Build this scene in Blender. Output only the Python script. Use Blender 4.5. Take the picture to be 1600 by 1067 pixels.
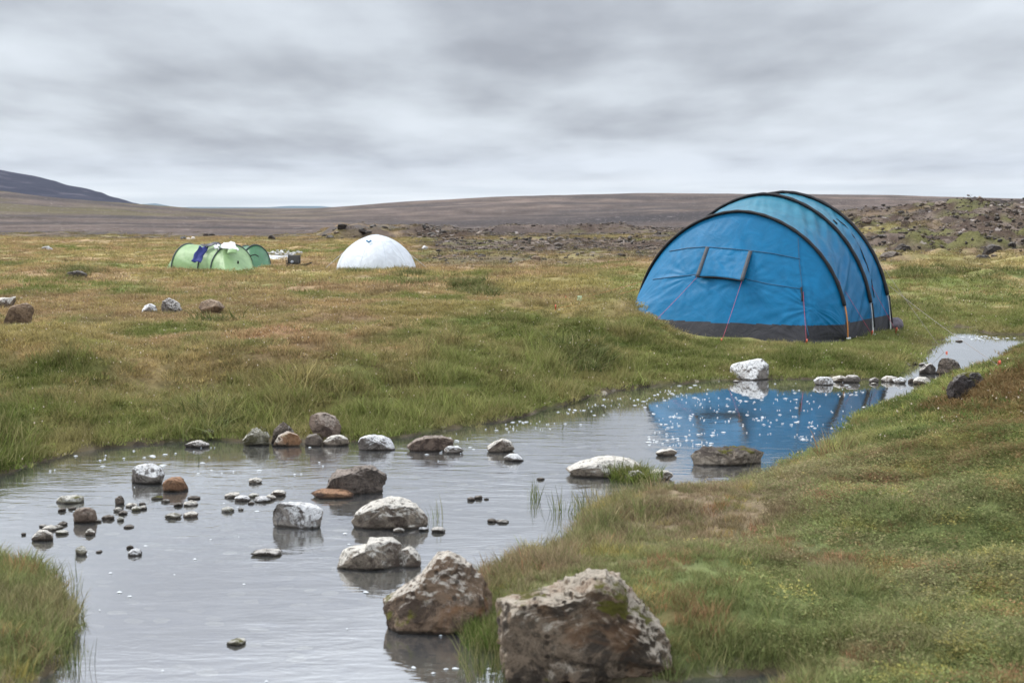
import bpy, math, random
import numpy as np
from mathutils import Vector
from mathutils.bvhtree import BVHTree
random.seed(7); RS = np.random.RandomState(7)
SC = bpy.context.scene
for o in list(bpy.data.objects): bpy.data.objects.remove(o)

# ------------------------------------------------------------------ camera
HC = 2.25; F = 2222.2; TH = math.atan(208.5 / F)
cam = bpy.data.cameras.new('camera'); co = bpy.data.objects.new('camera', cam); SC.collection.objects.link(co)
co.location = (0, 0, HC); co.rotation_euler = (math.pi / 2 - TH, 0, 0)
cam.lens = 50; cam.sensor_width = 36; cam.clip_start = .1; cam.clip_end = 40000
cam.dof.use_dof = True; cam.dof.focus_distance = 20; cam.dof.aperture_fstop = 4.0
SC.camera = co
SC.view_settings.view_transform = 'Standard'; SC.view_settings.look = 'None'; SC.view_settings.gamma = 1
SC.view_settings.exposure = 1.12
SC.cycles.max_bounces = 6; SC.cycles.transparent_max_bounces = 8; SC.cycles.volume_bounces = 1
SC.cycles.use_denoising = True

# ------------------------------------------------------------------ node helper
class NT:
    def __init__(s, tree): s.t = tree; s.n = tree.nodes; s.l = tree.links
    def add(s, typ, ins=None, **kw):
        n = s.n.new(typ)
        for k, v in kw.items(): setattr(n, k, v)
        for k, v in (ins or {}).items():
            sock = n.inputs[k]
            if isinstance(v, bpy.types.NodeSocket): s.l.new(v, sock)
            else: sock.default_value = v
        return n
    def math(s, op, a, b=0.0, c=None, clamp=False):
        n = s.add('ShaderNodeMath', {0: a, 1: b}, operation=op, use_clamp=clamp)
        if c is not None: n.inputs[2].default_value = c
        return n.outputs[0]
    def vmath(s, op, a, b=(0, 0, 0)):
        return s.add('ShaderNodeVectorMath', {0: a, 1: b}, operation=op).outputs[0]
    def noise(s, vec, scale, detail=4, rough=.55, dist=0.0):
        return s.add('ShaderNodeTexNoise', {'Vector': vec, 'Scale': scale, 'Detail': detail, 'Roughness': rough, 'Distortion': dist}).outputs['Fac']
    def vor(s, vec, scale, feature='F1', rnd=1.0):
        return s.add('ShaderNodeTexVoronoi', {'Vector': vec, 'Scale': scale, 'Randomness': rnd}, feature=feature).outputs['Distance']
    def ramp(s, fac, stops, interp='LINEAR'):
        n = s.add('ShaderNodeValToRGB', {'Fac': fac}); cr = n.color_ramp; cr.interpolation = interp
        while len(cr.elements) < len(stops): cr.elements.new(.5)
        for e, (p, c) in zip(cr.elements, stops):
            e.position = p; e.color = (c, c, c, 1) if not hasattr(c, '__len__') else (*c[:3], 1)
        return n.outputs['Color']
    def mix(s, fac, a, b, blend='MIX'):
        n = s.add('ShaderNodeMix', {0: fac, 6: a, 7: b}, data_type='RGBA', blend_type=blend)
        return n.outputs[2]
    def mapr(s, v, a, b, c=0.0, d=1.0):
        return s.add('ShaderNodeMapRange', {'Value': v, 'From Min': a, 'From Max': b, 'To Min': c, 'To Max': d}, interpolation_type='SMOOTHSTEP').outputs[0]
    def scalev(s, vec, sc):
        return s.add('ShaderNodeMapping', {'Vector': vec, 'Scale': sc}).outputs[0]
def C4(c): return (c[0], c[1], c[2], 1)
def newmat(name):
    m = bpy.data.materials.new(name); m.use_nodes = True; m.node_tree.nodes.clear()
    return m, NT(m.node_tree)
def finish(nt, shader, disp=None):
    o = nt.add('ShaderNodeOutputMaterial'); nt.l.new(shader, o.inputs['Surface'])

# ------------------------------------------------------------------ world : layered overcast
SUN_EL, SUN_AZ = 50, -60            # azimuth measured clockwise from +Y seen from above
w = bpy.data.worlds.new('World'); SC.world = w; w.use_nodes = True; w.node_tree.nodes.clear()
nt = NT(w.node_tree)
gen = nt.add('ShaderNodeTexCoord').outputs['Generated']
sep = nt.add('ShaderNodeSeparateXYZ', {0: gen})
zz = nt.math('MAXIMUM', sep.outputs[2], 0.0)
den = nt.math('ADD', zz, .10)
px_ = nt.math('DIVIDE', sep.outputs[0], den); py_ = nt.math('MULTIPLY', nt.math('DIVIDE', sep.outputs[1], den), .50)
pv = nt.add('ShaderNodeCombineXYZ', {0: px_, 1: py_, 2: 3.3}).outputs[0]
big = nt.noise(nt.scalev(nt.vmath('ADD', pv, (4.2, 1.3, 0)), (.75, 1.5, 1)), .42, 3, .5, .0)
med = nt.noise(nt.vmath('ADD', pv, (1.7, 8.3, 2)), 1.35, 5, .5, 0.0)
fin = nt.noise(pv, 4.2, 4, .5, 0.0)
n1 = nt.math('ADD', nt.math('MULTIPLY', big, .5), nt.math('ADD', nt.math('MULTIPLY', med, .42), nt.math('MULTIPLY', fin, .09)))
cloud = nt.ramp(n1, [(.375, (.160, .167, .185)), (.44, (.218, .230, .250)), (.50, (.280, .297, .320)), (.57, (.332, .353, .378))])
hz = nt.mapr(zz, .008, .030, 1.0, 0.0)
hband = nt.noise(nt.scalev(gen, (5, 5, 110)), 1.0, 3, .5)
hcol = nt.ramp(hband, [(.38, (.31, .335, .355)), (.60, (.42, .44, .45))])
col = nt.mix(nt.math('MULTIPLY', hz, .8), cloud, hcol)
lift = nt.mapr(zz, .12, .42, 1.0, 3.3)
col = nt.mix(1.0, col, nt.add('ShaderNodeCombineColor', {0: lift, 1: lift, 2: lift}).outputs[0], 'MULTIPLY')
bg = nt.add('ShaderNodeBackground', {'Color': col, 'Strength': 1.0})
sky = nt.add('ShaderNodeTexSky', sky_type='NISHITA', sun_disc=False)
sky.sun_elevation = math.radians(SUN_EL); sky.sun_rotation = math.radians(SUN_AZ)
bg2 = nt.add('ShaderNodeBackground', {'Color': sky.outputs[0], 'Strength': .004})
ad = nt.add('ShaderNodeAddShader', {0: bg.outputs[0], 1: bg2.outputs[0]})
wo = nt.add('ShaderNodeOutputWorld'); nt.l.new(ad.outputs[0], wo.inputs['Surface'])
# sun behind the cloud
sl = bpy.data.lights.new('sun', 'SUN'); sl.energy = 1.5; sl.angle = math.radians(12); sl.color = (1, .96, .9)
so = bpy.data.objects.new('sun', sl); SC.collection.objects.link(so)
a, e = math.radians(SUN_AZ), math.radians(SUN_EL)
sd = Vector((math.sin(a) * math.cos(e), math.cos(a) * math.cos(e), math.sin(e)))
so.rotation_euler = sd.to_track_quat('Z', 'Y').to_euler()

# ------------------------------------------------------------------ pixel -> world
CT, ST = math.cos(TH), math.sin(TH)
def ray(px, py):
    r = (px - 800) / F; u = (533.5 - py) / F
    return (r, CT + u * ST, -ST + u * CT)
def at(px, py, z=0.0):
    d = ray(px, py); t = (z - HC) / d[2]
    return (d[0] * t, d[1] * t, z)
def at_y(px, py, Y):
    d = ray(px, py); t = Y / d[1]
    return (d[0] * t, Y, HC + d[2] * t)
def proj(x, y, z=0.0):
    dz = z - HC; dep = y * CT - dz * ST; up = y * ST + dz * CT
    dep = np.maximum(dep, .05)
    return 800 + x / dep * F, 533.5 - up / dep * F

# ------------------------------------------------------------------ numpy noise
_p = np.random.RandomState(11).permutation(512).astype(np.int32); PERM = np.concatenate([_p, _p, _p])
_g = np.random.RandomState(5).normal(size=(512, 3)); _g /= np.linalg.norm(_g, axis=1)[:, None]
def perlin(x, y, z=0.0):
    x, y, z = np.broadcast_arrays(np.asarray(x, float), np.asarray(y, float), np.asarray(z, float))
    xi = np.floor(x).astype(np.int64); yi = np.floor(y).astype(np.int64); zi = np.floor(z).astype(np.int64)
    xf, yf, zf = x - xi, y - yi, z - zi
    u, v, w_ = [t * t * t * (t * (t * 6 - 15) + 10) for t in (xf, yf, zf)]
    out = 0
    for dx in (0, 1):
        wx = u if dx else 1 - u
        for dy in (0, 1):
            wy = v if dy else 1 - v
            for dz in (0, 1):
                wz = w_ if dz else 1 - w_
                h = PERM[PERM[PERM[(xi + dx) & 511] + ((yi + dy) & 511)] + ((zi + dz) & 511)]
                g = _g[h]
                out = out + wx * wy * wz * (g[..., 0] * (xf - dx) + g[..., 1] * (yf - dy) + g[..., 2] * (zf - dz))
    return out * 1.5
def fbm(x, y, z=0.0, o=4, r=.5):
    s = 0; a_ = 1; f_ = 1
    for i in range(o):
        s = s + a_ * perlin(np.asarray(x) * f_ + i * 7.3, np.asarray(y) * f_ + i * 3.1, np.asarray(z) * f_ + i * 5.7); a_ *= r; f_ *= 2.03
    return s
def sst(x, a_, b_):
    t = np.clip((np.asarray(x, float) - a_) / (b_ - a_), 0, 1); return t * t * (3 - 2 * t)

# ------------------------------------------------------------------ stream outline (z = 0)
STREAM = [(-900, 820), (-400, 790), (-150, 765), (0, 742), (60, 722), (150, 702), (240, 692), (330, 688), (450, 690), (540, 690), (610, 686), (680, 674), (740, 665),
 (800, 653), (850, 641), (900, 626), (950, 612), (1000, 604), (1060, 599), (1130, 594), (1200, 592), (1280, 592), (1345, 592), (1398, 591), (1410, 576), (1440, 560),
 (1456, 545), (1474, 524), (1484, 510), (1510, 511), (1540, 520), (1600, 522), (1800, 520), (2200, 518), (2200, 527), (1800, 531), (1650, 536), (1592, 546), (1575, 562),
 (1540, 580), (1480, 600), (1440, 622), (1390, 640), (1352, 655), (1310, 690), (1270, 715), (1210, 742), (1130, 768), (1060, 772), (1000, 778), (945, 785), (915, 812),
 (895, 845), (850, 868), (790, 890), (745, 915), (735, 960), (745, 1000), (790, 1020), (900, 1060), (1000, 1076), (1080, 1068), (1150, 1056), (1205, 1050), (1225, 1062),
 (1210, 1110), (1100, 1220), (850, 1330), (500, 1380), (200, 1300), (60, 1180), (62, 1080), (92, 1030), (112, 985), (114, 955), (95, 925), (55, 900), (0, 882), (-150, 872),
 (-400, 900), (-900, 960)]
P = np.array([at(*p)[:2] for p in STREAM])
def catmull(P, k=4, closed=True):
    out = []; n = len(P)
    for i in range(n):
        p0, p1, p2, p3 = P[i - 1], P[i], P[(i + 1) % n], P[(i + 2) % n]
        for j in range(k):
            t = j / k
            out.append(.5 * (2 * p1 + (p2 - p0) * t + (2 * p0 - 5 * p1 + 4 * p2 - p3) * t * t + (3 * p1 - p0 - 3 * p2 + p3) * t ** 3))
    return np.array(out)
SP = catmull(P, 2)
def sdf(x, y):
    x = np.asarray(x, float).ravel(); y = np.asarray(y, float).ravel()
    out = np.full(len(x), 60.0)
    m = np.where((np.hypot(x, y) < 62))[0]
    A = SP; B = np.roll(SP, -1, 0); D = B - A; L = (D ** 2).sum(1) + 1e-12
    for c in range(0, len(m), 20000):
        i = m[c:c + 20000]; qx = x[i][:, None]; qy = y[i][:, None]
        t = np.clip(((qx - A[:, 0]) * D[:, 0] + (qy - A[:, 1]) * D[:, 1]) / L, 0, 1)
        d = np.sqrt(((qx - A[:, 0] - t * D[:, 0]) ** 2 + (qy - A[:, 1] - t * D[:, 1]) ** 2).min(1))
        cr = ((A[:, 1] > qy) != (B[:, 1] > qy)) & (qx < D[:, 0] * (qy - A[:, 1]) / (D[:, 1] + 1e-12) + A[:, 0])
        out[i] = np.where(cr.sum(1) % 2 == 1, -d, d)
    return out

# ------------------------------------------------------------------ terrain height
US = np.array([-900, -300, 0, 100, 200, 300, 400, 500, 600, 800, 1000, 1200, 1330, 1400, 1500, 1600, 1800, 2500], float)
DS = np.array([30, 36, 45, 55, 65, 75, 90, 120, 160, 200, 250, 300, 400, 500, 700, 900, 1500, 12000], float)
def col_(*v): return np.array(v, float)
# z (metres) near, pixel heights (relative scene horizon 325) far
def yz(D, y): return HC - (y - 325) * D / 2222
def column(z30, z36, z45, z55, z65, z75, ys, crest_y, mid=None):
    z = [z30, z36, z45, z55, z65, z75] + [yz(D, y) for D, y in zip((90, 120, 160, 200, 250, 300, 400, 500, 700, 900), ys)]
    return z + [min(z[-1] * .35, 3.0), 0.3]
TB = np.array([
 column(.5, .5, .5, .5, .5, .6, (365, 352, 346, 342, 330, 318, 300, 285, 285, 290), 0),
 column(.45, .4, .38, .4, .45, .5, (368, 355, 348, 344, 335, 325, 308, 292, 292, 296), 0),
 column(.45, .4, .35, .4, .45, .5, (368, 357, 350, 346, 338, 328, 311, 300, 303, 308), 0),
 column(.45, .4, .35, .4, .45, .5, (368, 357, 350, 347, 341, 333, 321, 311.5, 313, 318), 0),
 column(.45, .4, .35, .4, .45, .5, (369, 358, 351, 348, 343, 337, 326, 319, 320, 323), 0),
 column(.45, .4, .35, .4, .45, .5, (369, 358, 352, 349, 344, 340, 332, 327, 327, 328), 0),
 column(.45, .4, .35, .4, .45, .5, (369, 359, 354, 351, 347, 344, 340, 336, 331, 328.5), 0),
 column(.45, .4, .35, .4, .45, .5, (368, 360, 356, 353, 350, 346, 340, 334, 326.5, 326.2), 0),
 column(.45, .4, .35, .4, .5, .55, (368, 360, 356, 353, 349, 344, 338, 329, 318.5, 320), 0),
 column(.45, .4, .38, .42, .5, .6, (368, 359, 356, 352, 343, 343, 334, 320, 306, 308), 0),
 column(.4, .4, .4, .45, .5, .6, (366, 359, 355, 350, 333, 336, 330, 317, 302.5, 305), 0),
 column(.25, .28, .35, .45, .6, .8, (356, 350, 345, 340, 323, 328, 326, 314, 303, 306), 0),
 column(.2, .2, .3, .5, .9, 1.3, (334, 338, 338, 336, 325, 326, 326, 315, 304, 308), 0),
 column(.2, .2, .32, .6, 1.1, 1.6, (323, 330, 334, 334, 328, 326, 324, 315, 305, 309), 0),
 column(.2, .2, .35, .7, 1.3, 1.9, (315.5, 324, 330, 332, 328, 326, 324, 316, 307, 311), 0),
 column(.25, .25, .4, .8, 1.5, 2.1, (312, 320, 328, 330, 328, 326, 324, 318, 311, 314), 0),
 column(.3, .35, .5, .9, 1.6, 2.2, (309, 316, 325, 328, 328, 326, 324, 318, 314, 316), 0),
 column(.4, .45, .6, 1., 1.7, 2.3, (305, 312, 320, 325, 326, 326, 324, 318, 316, 318), 0)])
UF = np.linspace(US[0], US[-1], 341); LF = np.linspace(math.log(30), math.log(12000), 300)
_t = np.array([np.interp(LF, np.log(DS), r) for r in TB]); TF = np.array([np.interp(UF, US, _t[:, j]) for j in range(len(LF))]).T
def gsm(A, k, ax):
    w_ = np.exp(-np.linspace(-2, 2, 2 * k + 1) ** 2); w_ /= w_.sum()
    A = np.moveaxis(A, ax, 0); Pd = np.concatenate([np.repeat(A[:1], k, 0), A, np.repeat(A[-1:], k, 0)])
    return np.moveaxis(sum(w_[i] * Pd[i:i + len(A)] for i in range(2 * k + 1)), 0, ax)
TF = gsm(gsm(TF, 5, 0), 2, 1)
def uD(x, y):
    az = np.arctan2(x, y); azc = np.clip(az, -.62, .62); r = np.hypot(x, y)
    return 800 + np.tan(azc) * F, np.maximum(r * np.cos(azc), .5)
def table(x, y):
    u, D = uD(x, y)
    fu = np.clip((u - UF[0]) / (UF[1] - UF[0]), 0, len(UF) - 1.001); fl = np.clip((np.log(D) - LF[0]) / (LF[1] - LF[0]), 0, len(LF) - 1.001)
    i = fu.astype(int); j = fl.astype(int); a_ = fu - i; b_ = fl - j
    return (TF[i, j] * (1 - a_) + TF[i + 1, j] * a_) * (1 - b_) + (TF[i, j + 1] * (1 - a_) + TF[i + 1, j + 1] * a_) * b_
def nearside(x, y):
    u, v = proj(x, y, 0.0)
    vc = np.interp(u, [-2000, 0, 300, 700, 900, 1100, 1300, 1450, 1600, 2200], [850, 800, 820, 900, 760, 700, 640, 600, 550, 528])
    return (v > vc) | (y < 5)
def rockiness(x, y):
    u, D = uD(x, y); n = fbm(x / 9, y / 9, 3.3, 3)
    a_ = sst(u, 600, 720) * sst(D, 41, 58) * (1 - sst(D, 105, 125))
    b_ = sst(u, 1290, 1420) * sst(D, 39, 56) * (1 - sst(D, 125, 160))
    c_ = sst(u, 1000, 1250) * sst(D, 48, 62) * (1 - sst(D, 110, 140))
    return np.clip(np.maximum(np.maximum(a_, b_), c_) * (1.02 + 1.1 * n), 0, 1)
def height(x, y, s=None, detail=True):
    x = np.atleast_1d(np.asarray(x, float)); y = np.atleast_1d(np.asarray(y, float)); r = np.hypot(x, y)
    if s is None: s = sdf(x, y)
    s = s + np.where(r < 45, .10 * perlin(x / .55, y / .55, 9.1) + .05 * perlin(x / .2, y / .2, 2.1), 0)
    ns = nearside(x, y)
    tent = sst(x, 1.7, 3.0)
    b_ = .47 * (1 - tent) + .2 * tent
    wd = 2.8 * (1 - tent) + .8 * tent
    left = .07 * (1 - np.exp(-np.maximum(s, 0) / .07)) * (1 - .3 * tent) + (b_ - .07) * sst(s, -.1, 1) * 0 + (b_ - .07) * sst(s / wd, 0, 1)
    hump = .62 * np.exp(-(((x - 5.9) / 1.45) ** 2 + ((y - 12.6) / 3.0) ** 2)) + .20 * np.exp(-(((x - 3.6) / 1.6) ** 2 + ((y - 9.5) / 2.6) ** 2))
    rt = sst(x, -.6, .6)
    right = .06 * (1 - np.exp(-np.maximum(s, 0) / .06)) + .10 * sst(s, 0, .7) + rt * (.28 * sst(s, .4, 4.5) + hump * sst(s, 0, 1.2))
    land = np.where(ns, right, left)
    bed = -.03 - .16 * (1 - np.exp(np.minimum(s, 0) / .5))
    tb = table(x, y); k = sst(r, 30, 42)
    z = land * (1 - k) + tb * k
    z = np.where((s < 0) & (r < 60), bed, z)
    if detail:
        on = np.where(s > 0, sst(s, 0, .5), 0) * (1 - sst(r, 300, 600))
        R = rockiness(x, y); u, D = uD(x, y)
        hm = sst(u, 1300, 1420) * sst(D, 33, 38) * (1 - sst(D, 55, 70))
        z = z + on * (.065 * fbm(x / 1.3, y / 1.3, .5, 3) + .03 * perlin(x / .35, y / .35, 4.4) * (r < 60))
        lb = (~ns) * sst(s, .35, 1.2) * (1 - sst(s, 5, 8)) * (1 - tent) * (r < 40)
        z = z + lb * (.24 * fbm(x / 1.5, y / 1.1, 21.5, 3) + .08)
        z = z + ns * sst(s, .3, 1.2) * (r < 30) * .10 * fbm(x / 1.2, y / 1.2, 25.5, 3)
        flat = np.exp(-(((x - 4.3) / 2.6) ** 2 + ((y - 24.2) / 2.4) ** 2) ** 2)
        z = z + on * (1 - flat) * .09 * fbm(x / 3.4, y / 3.4, 8.5, 2) + on * .10 * np.exp(-((x - 1.75) / .75) ** 2 - ((y - 22.3) / .9) ** 2)
        z = z + hm * .30 * np.abs(perlin(x / 1.8, y / 1.8, 7.7)) * 1.3
        z = z + R * (.3 + .7 * sst(u, 1050, 1300)) * (.62 * np.abs(fbm(x / 3.0, y / 3.0, 1.5, 5, .6)) + .16 * fbm(x / .8, y / .8, 6.5, 3) - .05 - .2 * sst(u, 1250, 1400))
        # lava ledge behind the white tent and hummocks in the meadow
        led = sst(u + 25 * perlin(x / 3, y / 3, 1), 495, 530) * (1 - sst(u, 650, 800)) * sst(D + 3.5 * fbm(x / 4, y / 4, 2.2, 3), 80, 82.5) * (1 - sst(D, 92, 115))
        z = z + led * (.5 + .28 * fbm(x / 1.5, y / 1.5, 3.1, 3))
        led2 = sst(u, 730, 790) * (1 - sst(u, 960, 1060)) * sst(D + 4 * fbm(x / 5, y / 5, 5.2, 3), 92, 95) * (1 - sst(D, 99, 112))
        z = z + led2 * .55
        for (hu, hv, hw, hh) in ((735, 462, 1.4, .14), (640, 470, 1., .10), (110, 432, 2.2, .16), (1460, 440, 2, .15), (390, 415, 5, .03), (560, 395, 3, .06), (860, 500, 3., .10)):
            c_ = at(hu, hv, .35); z = z + hh * np.exp(-(((x - c_[0]) / hw) ** 2 + ((y - c_[1]) / 1.3) ** 2) * (1 + .8 * perlin(x / .7, y / .7, 2)))
        far = sst(r, 150, 300)
        z = z + far * (1 - sst(r, 3000, 6000)) * (.35 * fbm(x / 40, y / 40, 2.9, 4) + .9 * fbm(x / 130, y / 130, 4.9, 3) * sst(r, 200, 400))
    return z
def hit(px, py):
    z = .3
    for _ in range(14):
        p = at(px, py, z); z = .5 * z + .5 * float(height(p[0], p[1])[0])
    return at(px, py, z)

# ------------------------------------------------------------------ zone colours (albedo)
GREEN = np.array((.130, .154, .055)); OLIVE = np.array((.192, .170, .088)); RUST = np.array((.215, .153, .103)); STRAW = np.array((.36, .27, .16))
DARKG = np.array((.06, .085, .022)); LIME = np.array((.20, .205, .06)); GRAV = np.array((.086, .066, .058)); BROWN = np.array((.075, .05, .036)); PINK = np.array((.36, .22, .17))
def lerp(a_, b_, t): return a_ * (1 - t[:, None]) + b_ * t[:, None]
def zone(x, y, s, jitter=None):
    r = np.hypot(x, y); u, D = uD(x, y); ns = nearside(x, y) & (r < 40)
    n1 = fbm(x / 3.2, y / 3.2, 1.1, 4) + .0; n2 = fbm(x / .9, y / .9, 6.1, 3); n3 = fbm(x / 7, y / 7, 12.1, 3)
    j = 0 if jitter is None else jitter
    c = lerp(np.tile(OLIVE, (len(x), 1)), RUST, sst(n1 + .4 * n2 + .3 * j + .10, -.16, .26))
    c = lerp(c, DARKG * 1.3, sst(-n1 * .8 - .5 * n2 - .3 * n3 + .15 * j, .22, .50) * .8 * (r < 70))
    c = lerp(c, BROWN * 1.6, sst(fbm(x / 1.8, y / 1.8, 17.1, 3) + .2 * j, .38, .6) * .6 * (r < 70))
    c = lerp(c, STRAW, sst(n2 + .5 * j + .2 * n3, .12, .6) * .55)
    c = lerp(c, PINK, np.exp(-(((u - 560) / 210) ** 2 + ((D - 17.6) / 1.3) ** 2)) * sst(n2 + .3 * j, -.4, .2) * .75)
    c = lerp(c, LIME, sst(n3 + .4 * n1 + .3 * j, .2, .65) * .45)
    gw = 1 + .8 * sst(u, 350, 650)
    gb = (1 - sst((s + .9 * n1 + .3 * n2 + .4 * j) / gw, .9, 3.0)) * (~ns)
    tentg = sst(x, 1.2, 3.0) * (r < 42)
    gb = np.maximum(gb, tentg * sst(.75 - n2 * .5 - .35 * j, 0, .8) * .85)
    g = lerp(np.tile(GREEN, (len(x), 1)), OLIVE, sst(n2 + .4 * j, -.15, .5) * .8)
    g = lerp(g, DARKG, sst(-n1 - .4 * n2, .1, .5) * .75)
    c = lerp(c, g, gb)
    # right bank: grass near the stones, heath and moss on the rise
    rb = lerp(np.tile(GREEN * 1.05, (len(x), 1)), OLIVE, sst(n2 * .8 + n1 * .6 + .6 * j, -.35, .5))
    rb = lerp(rb, RUST, sst(n1 + .5 * j - .1, .0, .5) * .8)
    rb = lerp(rb, np.array((.30, .26, .07)), sst(fbm(x / .45, y / .45, 41.1, 2) + .5 * j, .45, .8) * .8)
    rb = lerp(rb, np.array((.26, .12, .07)), sst(fbm(x / .6, y / .6, 47.1, 2) + .5 * j, .5, .85) * .8)
    heath = sst(x + .4 * y * .1 + n1, 2.6, 4.4)
    hc = lerp(np.tile(DARKG * 1.3, (len(x), 1)), LIME * 1.25, sst(n2 * 1.3 + .7 * j, .0, .55) * .85)
    hc = lerp(hc, np.array((.17, .09, .045)), sst(n1 - n2 * .6 + .5 * j, .05, .55) * .8)
    rb = lerp(rb, hc, heath)
    c = c * np.array((1.32, 1.34, 1.16))
    rb = rb * np.array((1.22, 1.24, 1.32))
    c = np.where(ns[:, None], rb, c * np.array((1.04, 1.0, .98)))
    # rocky ground, then gravel desert
    R = rockiness(x, y)
    rc = lerp(np.tile(np.array((.072, .050, .038)), (len(x), 1)), np.array((.165, .130, .105)), sst(fbm(x / 1.1, y / 1.1, 9.9, 4), -.05, .45))
    rc = lerp(rc, np.array((.125, .125, .042)), sst(fbm(x / 5, y / 3, 3.9, 3), .08, .4) * .8)
    c = lerp(c, rc, R)
    led = sst(u, 495, 540) * (1 - sst(u, 700, 850)) * sst(D, 76, 80) * (1 - sst(D, 84, 87))
    c = lerp(c, BROWN * .8, led * .85 * sst(fbm(x / 1.5, y / 1.5, 3.1, 3) + .5 * j, -.5, -.1))
    gr = sst(D + 22 * n3 + 10 * n1, 72, 100)
    nf = fbm(x / 28, y / 60, 4.4, 5); nb = fbm(x / 90, y / 25, 1.9, 4)
    gv = lerp(np.tile(GRAV, (len(x), 1)), np.array((.125, .095, .080)), sst(nf, -.1, .45))
    gv = gv * (1 + .55 * np.clip(fbm(x / 9, y / 22, 7.4, 4), -.8, .8))[:, None]
    gv = lerp(gv, np.array((.046, .040, .040)), sst(-nb, .0, .4) * .8)
    hb = np.maximum(np.exp(-((D - 222) / 26) ** 2) * sst(u, 780, 980), np.exp(-((D - 235) / 45) ** 2) * sst(u, 520, 640) * (1 - sst(u, 900, 1000)) * .8)
    gv = lerp(gv, np.array((.042, .037, .039)), hb * .95)
    mossy = sst(-(u - 640) + 0 * D, 0, 400) * sst(D, 210, 330) * sst(nb + .4 * nf, -.2, .3)
    gv = lerp(gv, np.array((.092, .078, .040)), mossy * .95)
    c = lerp(c, gv, gr)
    return c

# ------------------------------------------------------------------ materials: ground
def ground_mat():
    m, n = newmat('meadow_ground')
    geo = n.add('ShaderNodeNewGeometry').outputs['Position']
    tint = n.add('ShaderNodeAttribute', attribute_name='tint').outputs['Color']
    rk = n.add('ShaderNodeAttribute', attribute_name='stony').outputs['Fac']
    wet = n.add('ShaderNodeAttribute', attribute_name='shore').outputs['Fac']
    f1 = n.noise(geo, 9, 6, .7); f2 = n.noise(geo, 1.6, 5, .65); f3 = n.noise(geo, .12, 6, .6)
    k = n.math('ADD', n.math('MULTIPLY', f1, .9), n.math('ADD', n.math('MULTIPLY', f2, .6), n.math('MULTIPLY', f3, .35)))
    k = n.mapr(k, .55, 1.3, .55, 1.5)
    kc = n.add('ShaderNodeCombineColor', {0: k, 1: k, 2: k}).outputs[0]
    c = n.mix(1.0, tint, kc, 'MULTIPLY')
    # pale stones lying in the gravel and stony ground
    v = n.vor(geo, .9); v2 = n.vor(geo, .22)
    st = n.math('MAXIMUM', n.math('LESS_THAN', v, .16), n.math('LESS_THAN', v2, .10))
    st = n.math('MULTIPLY', st, rk)
    c = n.mix(n.math('MULTIPLY', st, .7), c, C4((.34, .30, .28)))
    mud = n.mix(n.noise(geo, 5, 5, .6), C4((.045, .036, .022)), C4((.17, .135, .085)))
    pb = n.add('ShaderNodeTexVoronoi', {'Vector': geo, 'Scale': 7.0}); pc = n.ramp(n.add('ShaderNodeSeparateColor', {0: pb.outputs['Color']}).outputs[0], [(.2, (.05, .04, .03)), (.6, (.16, .13, .09)), (.95, (.36, .32, .26))])
    mud = n.mix(n.math('MULTIPLY', n.math('LESS_THAN', pb.outputs['Distance'], .42), n.mapr(n.noise(geo, 1.1, 3, .5), .42, .58, .1, .9)), mud, pc)
    c = n.mix(wet, c, mud)
    bh = n.math('ADD', n.math('MULTIPLY', f1, .05), n.math('MULTIPLY', n.noise(geo, 2.2, 8, .7), n.math('MULTIPLY', rk, .5)))
    b = n.add('ShaderNodeBump', {'Height': bh, 'Strength': .7, 'Distance': 1.0}).outputs[0]
    p = n.add('ShaderNodeBsdfPrincipled', {'Base Color': c, 'Roughness': .95, 'Specular IOR Level': .15, 'Normal': b})
    finish(n, p.outputs[0]); return m
GM = ground_mat()
def link(o): SC.collection.objects.link(o); return o
def mesh(name, V, Fc, mats=(), smooth=True):
    me = bpy.data.meshes.new(name)
    V = np.asarray(V, float)
    if isinstance(Fc, np.ndarray):
        k = Fc.shape[1]; me.vertices.add(len(V)); me.vertices.foreach_set('co', V.astype(np.float32).ravel())
        me.loops.add(Fc.size); me.loops.foreach_set('vertex_index', Fc.astype(np.int32).ravel())
        me.polygons.add(len(Fc)); me.polygons.foreach_set('loop_start', np.arange(0, Fc.size, k, dtype=np.int32))
        me.update(calc_edges=True); me.validate()
    else:
        me.from_pydata([tuple(v) for v in V], [], Fc)
    for m_ in mats: me.materials.append(m_)
    me.polygons.foreach_set('use_smooth', [smooth] * len(me.polygons))
    me.update(); return me
def gridfaces(nu, nv, wrap=False):
    i = np.arange(nu - 1)[:, None]; j = np.arange(nv if wrap else nv - 1)[None, :]; j2 = (j + 1) % nv
    a_ = (i * nv + j); b_ = (i * nv + j2); c_ = ((i + 1) * nv + j2); d_ = ((i + 1) * nv + j)
    return np.stack([np.broadcast_to(t, (nu - 1, j.shape[1])).ravel() for t in (a_, b_, c_, d_)], 1)
def setattr_(me, name, typ, arr, dom='POINT'):
    at_ = me.attributes.new(name, typ, dom)
    key = {'FLOAT': 'value', 'INT': 'value', 'FLOAT_COLOR': 'color', 'FLOAT_VECTOR': 'vector'}[typ]
    at_.data.foreach_set(key, np.asarray(arr, np.int32 if typ == 'INT' else np.float32).ravel())
def structure(o): o['kind'] = 'structure'; return o

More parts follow.
